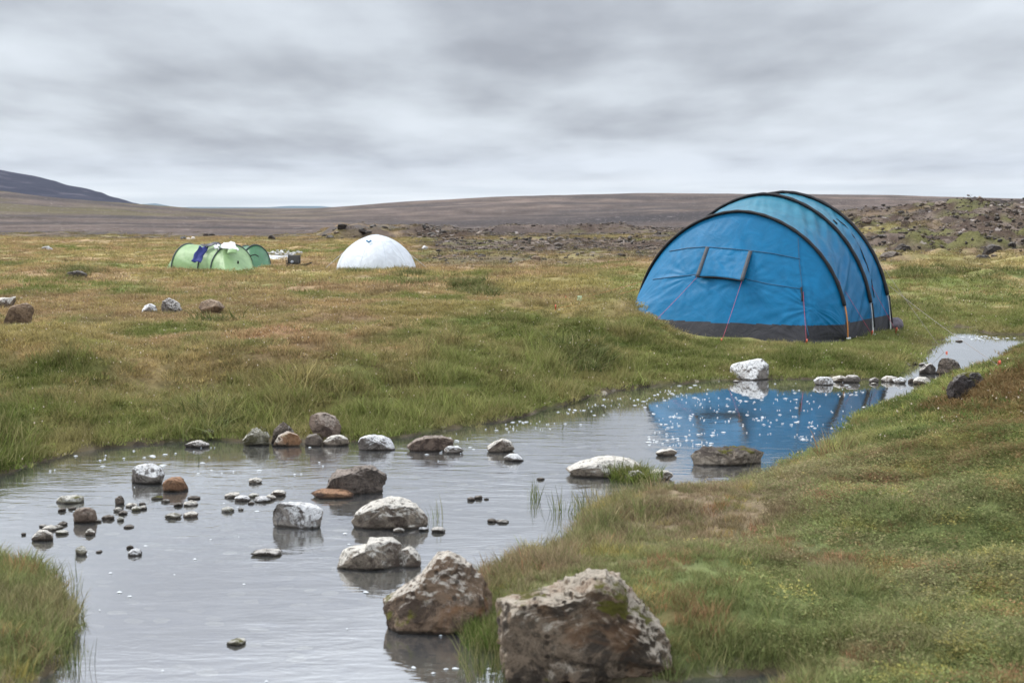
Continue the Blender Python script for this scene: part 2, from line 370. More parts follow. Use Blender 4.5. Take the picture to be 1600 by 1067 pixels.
az = np.concatenate([np.radians(np.linspace(-28, 28, 430)), np.radians(np.linspace(30, 330, 70))])
rr = [.3, 1.2, 2.2]; r_ = 3.0
while r_ < 12000:
    rr.append(r_); r_ *= 1.0058 if r_ < 30 else (1.010 if r_ < 130 else 1.03)
rr = np.array(rr)
A_, R_ = np.meshgrid(az, rr); gx = (np.sin(A_) * R_).ravel(); gy = (np.cos(A_) * R_).ravel()
gs = sdf(gx, gy); gz = height(gx, gy, gs)
fc = gridfaces(len(rr), len(az), True)[:, ::-1].copy()
me = mesh('ground', np.stack([gx, gy, gz], 1), fc, [GM])
zc = zone(gx, gy, gs); zc = zc * np.where(np.hypot(gx, gy) < 40, .8, 1.0)[:, None]
setattr_(me, 'tint', 'FLOAT_COLOR', np.concatenate([zc, np.ones((len(zc), 1))], 1))
_, gD = uD(gx, gy)
setattr_(me, 'stony', 'FLOAT', np.clip(np.maximum(rockiness(gx, gy), sst(gD, 95, 125) * (1 - sst(gD, 800, 1500))), 0, 1))
gsn = gs + .06 * perlin(gx / .3, gy / .3, 3)
setattr_(me, 'shore', 'FLOAT', np.where(np.hypot(gx, gy) < 45, 1 - sst(gsn, .0, .16), 0))
structure(link(bpy.data.objects.new('ground', me)))

# ------------------------------------------------------------------ mountain and far hills
def hill(name, prof, D0, depth, mat, seed, amp):
    us = np.linspace(prof[0][0], prof[-1][0], 260); ys = np.interp(us, [p[0] for p in prof], [p[1] for p in prof])
    k_ = np.exp(-np.linspace(-2, 2, 9) ** 2); k_ /= k_.sum(); ys = np.convolve(np.pad(ys, 4, 'edge'), k_, 'valid')
    crest = (325 - ys) / 2222 * D0
    V = []; T = np.linspace(-1, 1, 41)
    for t in T:
        f_ = (1 - abs(t) ** 1.5)
        D = D0 + t * depth
        x = (us - 800) / 2222 * D; y = np.full_like(x, D)
        z = HC + crest * f_ + amp * crest.max() * fbm(x / (D0 * .03), y / (D0 * .03), seed, 5) * (1 - abs(t)) * (.25 if abs(t) < .05 else 1) - 3 * abs(t)
        z[0] = z[-1] = -20
        V.append(np.stack([x, y, z], 1))
    return structure(link(bpy.data.objects.new(name, mesh(name, np.concatenate(V), gridfaces(len(T), len(us)), [mat]))))
def hill_mat(name, a_, b_, c_, sc):
    m, n = newmat(name); geo = n.add('ShaderNodeNewGeometry').outputs['Position']
    f = n.noise(n.scalev(geo, (1, 1, 3)), sc, 8, .62)
    c = n.ramp(f, [(.35, a_), (.55, b_), (.68, c_)])
    b = n.add('ShaderNodeBump', {'Height': n.noise(geo, sc * 2, 8, .65), 'Strength': .6, 'Distance': 12.0}).outputs[0]
    p = n.add('ShaderNodeBsdfPrincipled', {'Base Color': c, 'Roughness': 1, 'Specular IOR Level': .1, 'Normal': b}); finish(n, p.outputs[0]); return m
hill('mountain', [(-900, 262), (-500, 240), (-200, 250), (0, 265), (60, 276), (115, 291), (130, 293), (160, 302), (195, 314), (235, 325), (260, 329)], 3000, 700, hill_mat('mountain_slope', (.016, .018, .034), (.024, .025, .042), (.075, .068, .085), .012), 3, .06)  # blue of the distant air is mixed into the slope colours
hm_ = hill_mat('far_hill_slope', (.05, .085, .105), (.06, .10, .12), (.075, .11, .125), .003)  # hazy blue of distance painted into the hill colour
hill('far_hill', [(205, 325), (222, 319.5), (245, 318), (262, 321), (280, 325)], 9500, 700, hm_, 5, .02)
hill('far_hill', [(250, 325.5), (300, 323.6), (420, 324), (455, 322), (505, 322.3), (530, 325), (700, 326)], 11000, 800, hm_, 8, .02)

# ------------------------------------------------------------------ water
def water_mat():
    m, n = newmat('stream_water')
    geo = n.add('ShaderNodeNewGeometry').outputs['Position']
    sp = n.add('ShaderNodeSeparateXYZ', {0: geo})
    rip = n.noise(n.scalev(geo, (2.3, 6.0, 1)), 1.0, 4, .55, .5)
    rip2 = n.noise(n.scalev(geo, (7, 19, 1)), 1.0, 2, .5, .3)
    patch = n.noise(geo, .55, 3, .5)
    calm = n.math('MULTIPLY', n.math('MULTIPLY', n.mapr(sp.outputs[1], 13.0, 15.5, 1.0, .10), n.mapr(sp.outputs[1], 5.5, 11.0, .45, 1.0)), n.mapr(patch, .35, .62, .35, 1.0))
    bed = n.mapr(sp.outputs[0], -5.5, -3.8, .45, 1.0)
    h = n.math('MULTIPLY', n.math('ADD', n.math('MULTIPLY', rip, .8), n.math('MULTIPLY', rip2, .22)), n.math('MULTIPLY', calm, bed))
    bmp = n.add('ShaderNodeBump', {'Height': h, 'Strength': 1.0, 'Distance': .009}).outputs[0]
    fr = n.add('ShaderNodeFresnel', {'IOR': 1.36, 'Normal': bmp}).outputs[0]
    gl = n.add('ShaderNodeBsdfGlossy', {'Color': (.98, .99, 1, 1), 'Roughness': .03, 'Normal': bmp}).outputs[0]
    tr = n.add('ShaderNodeBsdfTransparent', {'Color': (.80, .84, .80, 1)}).outputs[0]
    df = n.add('ShaderNodeBsdfDiffuse', {'Color': (.27, .285, .30, 1)}).outputs[0]
    body = n.add('ShaderNodeMixShader', {0: .16, 1: tr, 2: df}).outputs[0]
    sh = n.add('ShaderNodeMixShader', {0: n.math('POWER', fr, .42), 1: body, 2: gl}).outputs[0]
    finish(n, sh); return m
me = mesh('water', [(-45, 2.5, 0), (45, 2.5, 0), (45, 34, 0), (-45, 34, 0)], [(0, 1, 2, 3)], [water_mat()])
structure(link(bpy.data.objects.new('water', me)))

# ------------------------------------------------------------------ vegetation clumps
def blade_mat():
    m, n = newmat('blades')
    t = n.add('ShaderNodeAttribute', attribute_name='tint', attribute_type='INSTANCER').outputs['Color']
    v = n.add('ShaderNodeAttribute', attribute_name='vary').outputs['Fac']
    tip = n.add('ShaderNodeAttribute', attribute_name='tip').outputs['Fac']
    k = n.mapr(v, 0, 1, .6, 1.55)
    c = n.mix(1.0, t, n.add('ShaderNodeCombineColor', {0: k, 1: k, 2: n.math('MULTIPLY', k, .95)}).outputs[0], 'MULTIPLY')
    c = n.mix(n.math('MULTIPLY', n.math('GREATER_THAN', v, .82), .6), c, C4((.30, .25, .13)))
    c = n.mix(n.math('MULTIPLY', n.math('POWER', tip, 2.0), .28), c, C4((.30, .25, .12)))
    d = n.add('ShaderNodeBsdfPrincipled', {'Base Color': c, 'Roughness': .8, 'Specular IOR Level': .08}).outputs[0]
    tl = n.add('ShaderNodeBsdfTranslucent', {'Color': c}).outputs[0]
    finish(n, n.add('ShaderNodeMixShader', {0: .3, 1: d, 2: tl}).outputs[0]); return m
def petal_mat(name, col):
    m, n = newmat(name); v = n.add('ShaderNodeAttribute', attribute_name='vary').outputs['Fac']
    c = n.mix(v, C4(tuple(q * .8 for q in col)), C4(col))
    finish(n, n.add('ShaderNodeBsdfPrincipled', {'Base Color': c, 'Roughness': .8}).outputs[0]); return m
BM = blade_mat(); PM = petal_mat('petals', (.62, .52, .42)); WM = petal_mat('cotton_tufts', (.85, .85, .82))
CLUMPS = bpy.data.collections.new('clump_sources')
def clump(kind, nb, rad, l0, l1, wd, lean, seed, mat=BM, flower=0):
    R = np.random.RandomState(seed); V = []; Fc = []; va = []; tp = []; mi = []
    for b in range(nb):
        a_ = R.rand() * 6.283; d = rad * math.sqrt(R.rand()); bx, by = d * math.cos(a_), d * math.sin(a_)
        L = l0 + (l1 - l0) * R.rand() ** 1.3; th = R.rand() * 6.283 if R.rand() < .6 else a_ + R.normal() * .5
        ln = lean * (.4 + R.rand()); dx, dy = math.cos(th), math.sin(th); fx, fy = R.normal(size=2); q = math.hypot(fx, fy); fx /= q; fy /= q
        vv = R.rand(); W = wd * (.7 + .6 * R.rand()); base = len(V)
        if kind == 'leaf':
            h = L * R.rand() ** .7; w2 = wd * (.8 + R.rand()); px0 = bx + dx * .01; py0 = by + dy * .01
            up = R.rand() * .8
            V += [(px0, py0, h), (px0 + dx * w2 + fx * w2 * .45, py0 + dy * w2 + fy * w2 * .45, h + w2 * up * .6), (px0 + dx * w2 * 2, py0 + dy * w2 * 2, h + w2 * up), (px0 + dx * w2 - fx * w2 * .45, py0 + dy * w2 - fy * w2 * .45, h + w2 * up * .6)]
            Fc.append((base, base + 1, base + 2, base + 3)); va += [vv] * 4; tp += [h / l1 * .5] * 4; mi.append(0); continue
        segs = ((0, 1), (.35, .95), (.7, .6), (1, .0))
        for (t, ww) in segs:
            o_ = ln * L * t ** 1.8; z = L * t * (1 - .35 * ln * t); cx, cy = bx + dx * o_, by + dy * o_
            if ww > 0: V += [(cx - fx * W * ww / 2, cy - fy * W * ww / 2, z), (cx + fx * W * ww / 2, cy + fy * W * ww / 2, z)]; va += [vv] * 2; tp += [t] * 2
            else: V.append((cx, cy, z)); va.append(vv); tp.append(t)
        Fc += [(base, base + 1, base + 3, base + 2), (base + 2, base + 3, base + 5, base + 4), (base + 4, base + 5, base + 6)]; mi += [0] * 3
        if R.rand() < flower:
            tx, ty, tz = V[-1]; s_ = .006 + .005 * R.rand(); b2 = len(V)
            V += [(tx + s_, ty, tz), (tx - s_, ty, tz), (tx, ty + s_, tz), (tx, ty - s_, tz), (tx, ty, tz + s_ * 1.6), (tx, ty, tz - s_)]; va += [R.rand()] * 6; tp += [0] * 6
            for q in ((0, 2, 4), (2, 1, 4), (1, 3, 4), (3, 0, 4), (2, 0, 5), (1, 2, 5), (3, 1, 5), (0, 3, 5)): Fc.append(tuple(b2 + t for t in q)); mi.append(1)
    me = mesh('clump', V, Fc, [BM, mat if mat is not BM else PM], False)
    me.polygons.foreach_set('material_index', mi)
    setattr_(me, 'vary', 'FLOAT', va); setattr_(me, 'tip', 'FLOAT', tp)
    return me
LIB = {}
def lib(key, meshes):
    c = bpy.data.collections.new('clumps_' + key)
    for i, me in enumerate(meshes):
        o = bpy.data.objects.new('clump_%s_%02d' % (key, i), me); c.objects.link(o)
    LIB[key] = c
lib('long', [clump('b', 46, .11, .10, .24, .0055, .55, 20 + i) for i in range(5)])
lib('mid', [clump('b', 60, .12, .05, .13, .005, .7, 40 + i, flower=.001) for i in range(5)])
lib('turf', [clump('b', 70, .17, .02, .065, .007, .9, 60 + i, flower=.002) for i in range(5)])
lib('leafy', [clump('leaf', 170, .11, .012, .055, .0062, .5, 80 + i) for i in range(5)])
lib('far', [clump('b', 60, .30, .03, .10, .014, .8, 90 + i, flower=.003) for i in range(4)])
lib('reed', [clump('b', 9, .06, .12, .30, .004, .25, 95 + i) for i in range(3)])

def scatter(name, coll, X, Y, Z, S, col, label, cat, nrm=None, mats=None):
    n = len(X); me = bpy.data.meshes.new(name); me.vertices.add(n)
    me.vertices.foreach_set('co', np.stack([X, Y, Z], 1).astype(np.float32).ravel())
    setattr_(me, 'tint', 'FLOAT_COLOR', np.concatenate([np.clip(col, .005, .9), np.ones((n, 1))], 1))
    rot = np.stack([RS.normal(size=n) * .12, RS.normal(size=n) * .12, RS.rand(n) * 6.283], 1)
    setattr_(me, 'rot', 'FLOAT_VECTOR', rot)
    S = np.asarray(S); S3 = S if S.ndim == 2 else np.repeat(S[:, None], 3, 1)
    setattr_(me, 'scl', 'FLOAT_VECTOR', S3); setattr_(me, 'pick', 'INT', RS.randint(0, 99, n))
    o = link(bpy.data.objects.new(name, me)); o['kind'] = 'stuff'; o['label'] = label; o['category'] = cat
    g = bpy.data.node_groups.new(name + '_scatter', 'GeometryNodeTree')
    g.interface.new_socket('Geometry', in_out='INPUT', socket_type='NodeSocketGeometry'); g.interface.new_socket('Geometry', in_out='OUTPUT', socket_type='NodeSocketGeometry')
    N = g.nodes; L = g.links; gi = N.new('NodeGroupInput'); go = N.new('NodeGroupOutput')
    mp = N.new('GeometryNodeMeshToPoints'); ci = N.new('GeometryNodeCollectionInfo'); ci.inputs['Collection'].default_value = coll
    ci.inputs['Separate Children'].default_value = True; ci.inputs['Reset Children'].default_value = True
    ip = N.new('GeometryNodeInstanceOnPoints'); ip.inputs['Pick Instance'].default_value = True
    def na(nm, ty):
        q = N.new('GeometryNodeInputNamedAttribute'); q.data_type = ty; q.inputs['Name'].default_value = nm; return q.outputs[0]
    L.new(gi.outputs[0], mp.inputs[0]); L.new(mp.outputs[0], ip.inputs['Points']); L.new(ci.outputs[0], ip.inputs['Instance'])
    L.new(na('pick', 'INT'), ip.inputs['Instance Index']); L.new(na('rot', 'FLOAT_VECTOR'), ip.inputs['Rotation']); L.new(na('scl', 'FLOAT_VECTOR'), ip.inputs['Scale'])
    L.new(ip.outputs[0], go.inputs[0])
    md = o.modifiers.new('scatter', 'NODES'); md.node_group = g
    return o

KEEPOUT = []     # (x, y, rx, ry, rot) where nothing grows
def sample(n, d0, d1, u0=-280, u1=1900):
    """n points, uniform on the ground between two depths"""
    d = np.sqrt(RS.rand(n) * (d1 ** 2 - d0 ** 2) + d0 ** 2); u = u0 + (u1 - u0) * RS.rand(n)
    return (u - 800) / 2222 * d, d
def keep(x, y):
    k = np.ones(len(x), bool)
    for (cx, cy, rx, ry, ro) in KEEPOUT:
        dx, dy = x - cx, y - cy; a_ = dx * math.cos(ro) + dy * math.sin(ro); b_ = -dx * math.sin(ro) + dy * math.cos(ro)
        k &= ((a_ / rx) ** 2 + (b_ / ry) ** 2) > 1
    return k

# ------------------------------------------------------------------ stone materials
def rock_mat(name, base, dark, light, moss=0.0, pit=0.0, crust=.5, sc=1.0, wet=True, rust=0.0):
    m, n = newmat(name)
    tc = n.add('ShaderNodeTexCoord').outputs['Object']; g = n.add('ShaderNodeNewGeometry')
    inf = n.add('ShaderNodeObjectInfo').outputs['Random']
    v = n.add('ShaderNodeVectorMath', {0: tc, 1: n.add('ShaderNodeCombineXYZ', {0: n.math('MULTIPLY', inf, 31), 1: n.math('MULTIPLY', inf, 17), 2: 0}).outputs[0]}, operation='ADD').outputs[0]
    f1 = n.noise(v, 6 * sc, 9, .7, .9); f2 = n.noise(v, 19 * sc, 7, .7); f3 = n.noise(v, 2.2 * sc, 5, .6, .8); f4 = n.noise(v, 70 * sc, 4, .7)
    c = n.mix(n.mapr(f1, .40, .56), C4(dark), C4(base))
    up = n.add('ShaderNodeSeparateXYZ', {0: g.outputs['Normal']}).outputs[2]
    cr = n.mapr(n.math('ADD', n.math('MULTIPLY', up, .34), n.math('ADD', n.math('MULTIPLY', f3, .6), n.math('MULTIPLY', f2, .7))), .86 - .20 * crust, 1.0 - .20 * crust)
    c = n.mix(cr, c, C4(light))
    c = n.mix(n.math('MULTIPLY', n.mapr(f2, .53, .62), .85), c, C4(tuple(q * .35 for q in base)))
    ck = n.noise(v, 3.5 * sc, 8, .75, 2.5)
    c = n.mix(n.math('MULTIPLY', n.mapr(n.math('ABSOLUTE', n.math('SUBTRACT', ck, .5)), .0, .014, 1, 0), .75), c, C4(tuple(q * .22 for q in base)))
    if rust: c = n.mix(n.math('MULTIPLY', n.mapr(n.noise(v, 3.3 * sc, 5, .6, 1.0), .50, .66), rust), c, C4((.26, .12, .045)))
    ph = 0
    if pit:
        vd = n.add('ShaderNodeTexVoronoi', {'Vector': n.vmath('ADD', v, (0, 0, 0)), 'Scale': 17 * sc, 'Randomness': 1.0}).outputs['Distance']
        hole = n.math('MULTIPLY', n.mapr(vd, .16, .30, 1, 0), n.mapr(f3, .42, .54))
        c = n.mix(n.math('MULTIPLY', hole, .85), c, C4((.05, .035, .025))); ph = hole
    if moss:
        mm = n.mapr(n.math('ADD', n.noise(v, 4.1 * sc, 5, .6), n.math('MULTIPLY', up, .10)), .68 - .16 * moss, .76 - .16 * moss)
        c = n.mix(mm, c, n.mix(f2, C4((.05, .045, .008)), C4((.16, .15, .02))))
    if wet:
        z = n.add('ShaderNodeSeparateXYZ', {0: g.outputs['Position']}).outputs[2]
        wb = n.mapr(n.math('ADD', z, n.math('MULTIPLY', n.math('SUBTRACT', f1, .5), -.07)), .004, .024, 1, 0)
        c = n.mix(n.math('MULTIPLY', wb, .88), c, C4((.028, .022, .016)))
    h = n.math('ADD', n.math('MULTIPLY', f1, .12 / sc), n.math('ADD', n.math('MULTIPLY', f2, .05 / sc), n.math('MULTIPLY', f4, .012 / sc)))
    if pit: h = n.math('SUBTRACT', h, n.math('MULTIPLY', ph, .02 / sc))
    b = n.add('ShaderNodeBump', {'Height': h, 'Strength': .9, 'Distance': 1.0}).outputs[0]
    p = n.add('ShaderNodeBsdfPrincipled', {'Base Color': c, 'Roughness': .85, 'Specular IOR Level': .3, 'Normal': b}); finish(n, p.outputs[0]); return m
RM = {
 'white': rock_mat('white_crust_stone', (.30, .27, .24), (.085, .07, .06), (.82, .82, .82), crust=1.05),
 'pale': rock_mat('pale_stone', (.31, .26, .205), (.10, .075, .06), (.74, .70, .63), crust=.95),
 'grey': rock_mat('grey_mottled_stone', (.20, .175, .155), (.065, .055, .048), (.60, .57, .53), crust=.5),
 'brown': rock_mat('brown_stone', (.21, .155, .12), (.08, .055, .045), (.36, .30, .25), crust=.25),
 'tan': rock_mat('tan_pitted_stone', (.27, .19, .13), (.08, .055, .04), (.66, .60, .52), pit=1, crust=.55, moss=.25, rust=.6),
 'hero': rock_mat('pitted_boulder_stone', (.27, .205, .145), (.07, .055, .042), (.56, .49, .40), pit=1, crust=.8, moss=.45, rust=.35),
 'rusty': rock_mat('rusty_wet_stone', (.20, .11, .06), (.06, .035, .025), (.38, .22, .13), crust=.15),
 'mossy': rock_mat('mossy_stone', (.42, .39, .30), (.12, .11, .06), (.68, .66, .60), moss=.6, crust=.75),
 'dark2': rock_mat('grey_brown_craggy_stone', (.15, .12, .10), (.05, .04, .034), (.33, .28, .24), crust=.35),
 'darktop': rock_mat('dark_topped_stone', (.42, .36, .29), (.22, .18, .14), (.085, .068, .058), crust=.62, moss=.4),
 'dark': rock_mat('dark_wet_stone', (.15, .12, .095), (.06, .048, .04), (.28, .25, .22), crust=.2),
 'lava': rock_mat('dark_lava_stone', (.066, .052, .043), (.028, .023, .02), (.18, .165, .15), crust=.2, wet=False, sc=.7),
 'lavapale': rock_mat('pale_lava_stone', (.13, .10, .082), (.05, .04, .034), (.25, .215, .185), crust=.3, wet=False, sc=.7),
 'lichen': rock_mat('lichen_dark_stone', (.09, .075, .07), (.035, .03, .03), (.30, .28, .27), crust=.15, moss=.2, wet=False),
 'smooth': rock_mat('smooth_brown_boulder', (.27, .185, .12), (.12, .08, .055), (.38, .29, .21), crust=.3, wet=False),
}
def ico(sub):
    import bmesh
    bm = bmesh.new(); bmesh.ops.create_icosphere(bm, subdivisions=sub, radius=1)
    V = np.array([v.co[:] for v in bm.verts]); Fc = [tuple(v.index for v in f.verts) for f in bm.faces]; bm.free(); return V, np.array(Fc)
ICO = {k: ico(k) for k in (3, 4, 5, 6)}
def tagit(o, label=None, cat=None, group=None):
    if label: o['label'] = label
    if cat: o['category'] = cat
    if group: o['group'] = group
    return o
def rock_shape(poly, scale, depth, sub, seed, rough=1.0, facets=7, round_=.85):
    """poly: outline (x, z) round its centre in metres*scale; returns verts of a solid stone whose outline follows poly"""
    R = np.random.RandomState(seed); D, Fc = ICO[sub]
    p = np.array(poly, float) * scale
    ang = np.arctan2(p[:, 1], p[:, 0])
    phi = np.arctan2(D[:, 2], D[:, 0])
    # radial outline by ray/segment intersection
    Rr = np.full(len(phi), 1e9); dx, dz = np.cos(phi), np.sin(phi)
    best = np.zeros(len(phi))
    for i in range(len(p)):
        a_, b_ = p[i], p[(i + 1) % len(p)]; e = b_ - a_
        det = dx * (-e[1]) + dz * e[0]
        det = np.where(np.abs(det) < 1e-9, 1e-9, det)
        t = (a_[0] * (-e[1]) + a_[1] * e[0]) / det
        s = (dx * a_[1] - dz * a_[0]) / det
        ok = (t > 0) & (s >= -1e-6) & (s <= 1 + 1e-6)
        best = np.where(ok & (t > best), t, best)
    best = np.where(best <= 0, np.hypot(*p.T).min(), best)
    sth = np.hypot(D[:, 0], D[:, 2]); cth = D[:, 1]
    rad = best * sth ** (round_ * .6)
    V = np.stack([dx * rad, depth * np.sign(cth) * np.abs(cth) ** round_, dz * rad], 1)
    size = np.hypot(*p.T).max()
    for k in range(facets * 4):     # broken faces front and back
        n = R.normal(size=3); n[1] = abs(n[1]) * 1.3 + .35
        if k % 3 == 2: n[1] *= -1
        n /= np.linalg.norm(n); proj_ = V @ n; d_ = proj_.max() * (R.uniform(.60, .86) if abs(n[1]) > .6 else R.uniform(.84, .97))
        V = V - np.maximum(proj_ - d_, 0)[:, None] * n * .96
    nrm = V / (np.linalg.norm(V, axis=1)[:, None] + 1e-9)
    q = V / size; o_ = seed * 1.37
    ds = .045 * fbm(q[:, 0] * 1.7 + o_, q[:, 1] * 1.7, q[:, 2] * 1.7, 3) + .07 * (.35 - np.abs(fbm(q[:, 0] * 4 + o_, q[:, 1] * 4, q[:, 2] * 4, 4))) + .026 * fbm(q[:, 0] * 12 + o_, q[:, 1] * 14, q[:, 2] * 14, 3)
    V = V + nrm * (ds * size * rough)[:, None]
    return V, Fc
def rock(name, label, poly, base_py, mat, depth=.42, sub=4, rough=1.0, seed=None, group=None, z0=None, facets=7, extra=(), cat='stone', sink=.25):
    """poly: outline in photo pixels; base_py: the row where it meets the water or ground"""
    poly = np.array(poly, float); cx = (poly[:, 0].min() + poly[:, 0].max()) / 2
    B = at(cx, base_py, z0) if z0 is not None else hit(cx, base_py)
    s = B[1] * 1.0 / F; wpx = np.ptp(poly[:, 0]); dep = depth * wpx * s
    cy = (poly[:, 1].min() + poly[:, 1].max()) / 2
    loc = (B[0], B[1] + dep * .6, B[2] + (base_py - cy) * s)
    s = loc[1] / F
    q = np.stack([poly[:, 0] - cx, cy - poly[:, 1]], 1)
    low = q[:, 1] < -(base_py - cy) * .55       # carry the stone on below the surface
    q[low, 1] -= sink * np.ptp(poly[:, 1])
    seed = seed if seed is not None else int(cx * 7 + base_py) % 997
    V, Fc = rock_shape(q, s, dep, sub, seed, rough, facets)
    o = link(bpy.data.objects.new(name, mesh(name, V, Fc, [RM[mat]]))); o.location = loc
    tagit(o, label, cat, group)
    KEEPOUT.append((loc[0], loc[1], wpx * s * .42, dep * .7, 0))
    return o

W0 = 0.0
# the two big foreground boulders
rock('boulder', 'big brown pitted boulder with moss at the grassy bank edge, largest of all the stones',
 [(780, 1010), (782, 945), (815, 938), (850, 932), (872, 925), (886, 914), (906, 911), (920, 899), (945, 896), (966, 910), (984, 928), (1000, 950), (1016, 972), (1036, 988), (1050, 1012), (1062, 1044), (1058, 1075), (960, 1090), (850, 1085), (795, 1065)],
 1078, 'hero', .34, 6, 1.25, z0=.0, facets=5, cat='boulder', sink=.1)
rock('boulder', 'leaning tan pitted boulder with white right lobe, standing in the water by green grass',
 [(594, 946), (618, 933), (652, 912), (668, 890), (683, 872), (700, 868), (716, 873), (735, 886), (744, 900), (757, 899), (768, 920), (772, 945), (760, 972), (735, 985), (680, 990), (640, 990), (615, 982), (604, 962)],
 988, 'tan', .36, 6, .75, z0=W0, facets=7, cat='boulder')
# mid-stream stones
rock('stone', 'flat-topped cream stone in the stream with a raised right end, above the leaning boulder',
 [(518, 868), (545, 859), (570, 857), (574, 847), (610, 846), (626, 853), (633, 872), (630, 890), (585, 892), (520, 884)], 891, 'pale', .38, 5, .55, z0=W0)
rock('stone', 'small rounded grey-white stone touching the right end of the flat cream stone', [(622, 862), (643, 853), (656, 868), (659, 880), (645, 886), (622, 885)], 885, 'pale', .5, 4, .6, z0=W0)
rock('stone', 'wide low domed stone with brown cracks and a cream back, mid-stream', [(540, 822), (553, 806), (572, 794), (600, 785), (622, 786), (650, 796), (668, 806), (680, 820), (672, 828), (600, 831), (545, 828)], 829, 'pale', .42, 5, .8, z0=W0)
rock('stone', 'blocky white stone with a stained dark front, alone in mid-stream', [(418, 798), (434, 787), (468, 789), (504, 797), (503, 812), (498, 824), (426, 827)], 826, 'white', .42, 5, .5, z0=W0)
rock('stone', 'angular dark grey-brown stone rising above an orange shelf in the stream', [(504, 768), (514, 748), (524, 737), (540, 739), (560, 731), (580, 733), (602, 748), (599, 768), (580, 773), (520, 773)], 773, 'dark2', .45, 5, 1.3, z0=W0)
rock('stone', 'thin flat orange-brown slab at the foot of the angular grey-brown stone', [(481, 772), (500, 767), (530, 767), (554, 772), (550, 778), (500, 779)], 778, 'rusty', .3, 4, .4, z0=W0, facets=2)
rock('stone', 'rounded stone half mottled grey and half bright white, beside a rusty stone', [(199, 738), (214, 728), (233, 726), (246, 733), (254, 744), (250, 757), (203, 758)], 757, 'white', .45, 5, .9, z0=W0)
rock('stone', 'small rounded rusty-red stone in the stream beside the half-white stone', [(251, 756), (262, 748), (278, 746), (293, 756), (291, 768), (256, 769)], 768, 'rusty', .5, 4, .9, z0=W0)
rock('stone', 'squarish grey-brown stone among pebbles in the left part of the stream', [(112, 802), (118, 795), (138, 793), (149, 797), (150, 812), (146, 819), (114, 818)], 817, 'brown', .45, 4, .8, z0=W0)
rock('stone', 'flat mossy yellow-brown stone left of the pebble cluster', [(84, 781), (94, 776), (110, 776), (127, 778), (127, 785), (86, 787)], 786, 'mossy', .4, 4, .8, z0=W0, facets=3)
rock('stone', 'knobbly cream and grey stone at the pebble bar near the left grass', [(47, 840), (58, 830), (68, 830), (80, 836), (80, 843), (62, 848), (50, 846)], 846, 'pale', .5, 4, 1.2, z0=W0)
# stones along the far bank
rock('stone', 'jagged greenish-white speckled stone at the foot of the bank', [(377, 690), (386, 677), (402, 665), (413, 674), (421, 684), (416, 696), (385, 698)], 697, 'mossy', .4, 5, 1.6, z0=W0)
rock('stone', 'dark brown pointed stone behind the yellowish stone at the bank', [(420, 690), (428, 674), (441, 658), (452, 668), (462, 682), (455, 694)], 693, 'dark', .4, 5, 1.3, z0=W0)
rock('stone', 'yellowish-brown rounded stone in front of the dark pointed one', [(424, 693), (434, 682), (448, 675), (464, 680), (471, 690), (462, 698), (430, 698)], 698, 'tan', .4, 5, .8, z0=W0)
rock('stone', 'tall smooth purple-brown stone propped up at the grassy bank', [(480, 653), (492, 646), (508, 646), (523, 652), (532, 668), (528, 688), (505, 690), (488, 676), (482, 664)], 690, 'brown', .4, 5, .5, z0=.0)
rock('stone', 'low dark reddish stone under the tall purple-brown one', [(474, 690), (480, 680), (494, 678), (504, 688), (500, 697), (478, 697)], 697, 'dark', .4, 4, .9, z0=W0)
rock('stone', 'small cream-topped stone right of the tall purple-brown stone', [(501, 692), (512, 684), (530, 680), (543, 686), (545, 694), (530, 697), (506, 697)], 697, 'pale', .45, 4, .7, z0=W0)
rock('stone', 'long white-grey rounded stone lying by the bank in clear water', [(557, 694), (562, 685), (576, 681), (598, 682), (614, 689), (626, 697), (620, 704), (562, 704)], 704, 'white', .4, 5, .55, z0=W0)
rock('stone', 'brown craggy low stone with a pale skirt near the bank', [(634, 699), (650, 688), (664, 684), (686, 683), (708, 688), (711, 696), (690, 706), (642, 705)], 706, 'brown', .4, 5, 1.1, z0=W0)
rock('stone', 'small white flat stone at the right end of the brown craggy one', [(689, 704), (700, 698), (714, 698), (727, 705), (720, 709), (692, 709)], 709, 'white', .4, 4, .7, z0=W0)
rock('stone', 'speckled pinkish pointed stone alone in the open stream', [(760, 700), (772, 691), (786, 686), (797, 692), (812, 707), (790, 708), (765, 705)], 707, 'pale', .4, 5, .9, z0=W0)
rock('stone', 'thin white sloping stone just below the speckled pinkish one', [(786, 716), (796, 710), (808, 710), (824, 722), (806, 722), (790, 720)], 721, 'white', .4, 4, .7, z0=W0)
rock('stone', 'pale grey flat stone in the water left of the jagged greenish-white stone', [(281, 697), (296, 692), (310, 690), (327, 696), (320, 701), (290, 700)], 700, 'grey', .4, 4, .9, z0=W0)
rock('stone', 'pinkish-white low stone tucked under the bank edge', [(312, 674), (326, 672), (340, 676), (353, 683), (340, 687), (322, 684)], 685, 'pale', .4, 4, 1.1, z0=W0)
rock('stone', 'broad flat cream slab with a grass tuft on its right side', [(884, 737), (904, 730), (922, 726), (934, 722), (960, 720), (990, 723), (1004, 730), (1000, 742), (975, 750), (940, 748), (900, 742)], 747, 'pale', .42, 5, .6, z0=W0, facets=4)
rock('stone', 'small grey-pink stone at the right end of the broad cream slab', [(975, 746), (984, 737), (998, 736), (1008, 742), (1004, 752), (982, 753)], 752, 'grey', .5, 4, .9, z0=W0)
rock('stone', 'low pale rubble stone between the cream slab and the right bank', [(1010, 742), (1026, 735), (1044, 737), (1054, 744), (1040, 751), (1018, 751)], 750, 'pale', .5, 4, 1.2, z0=W0)
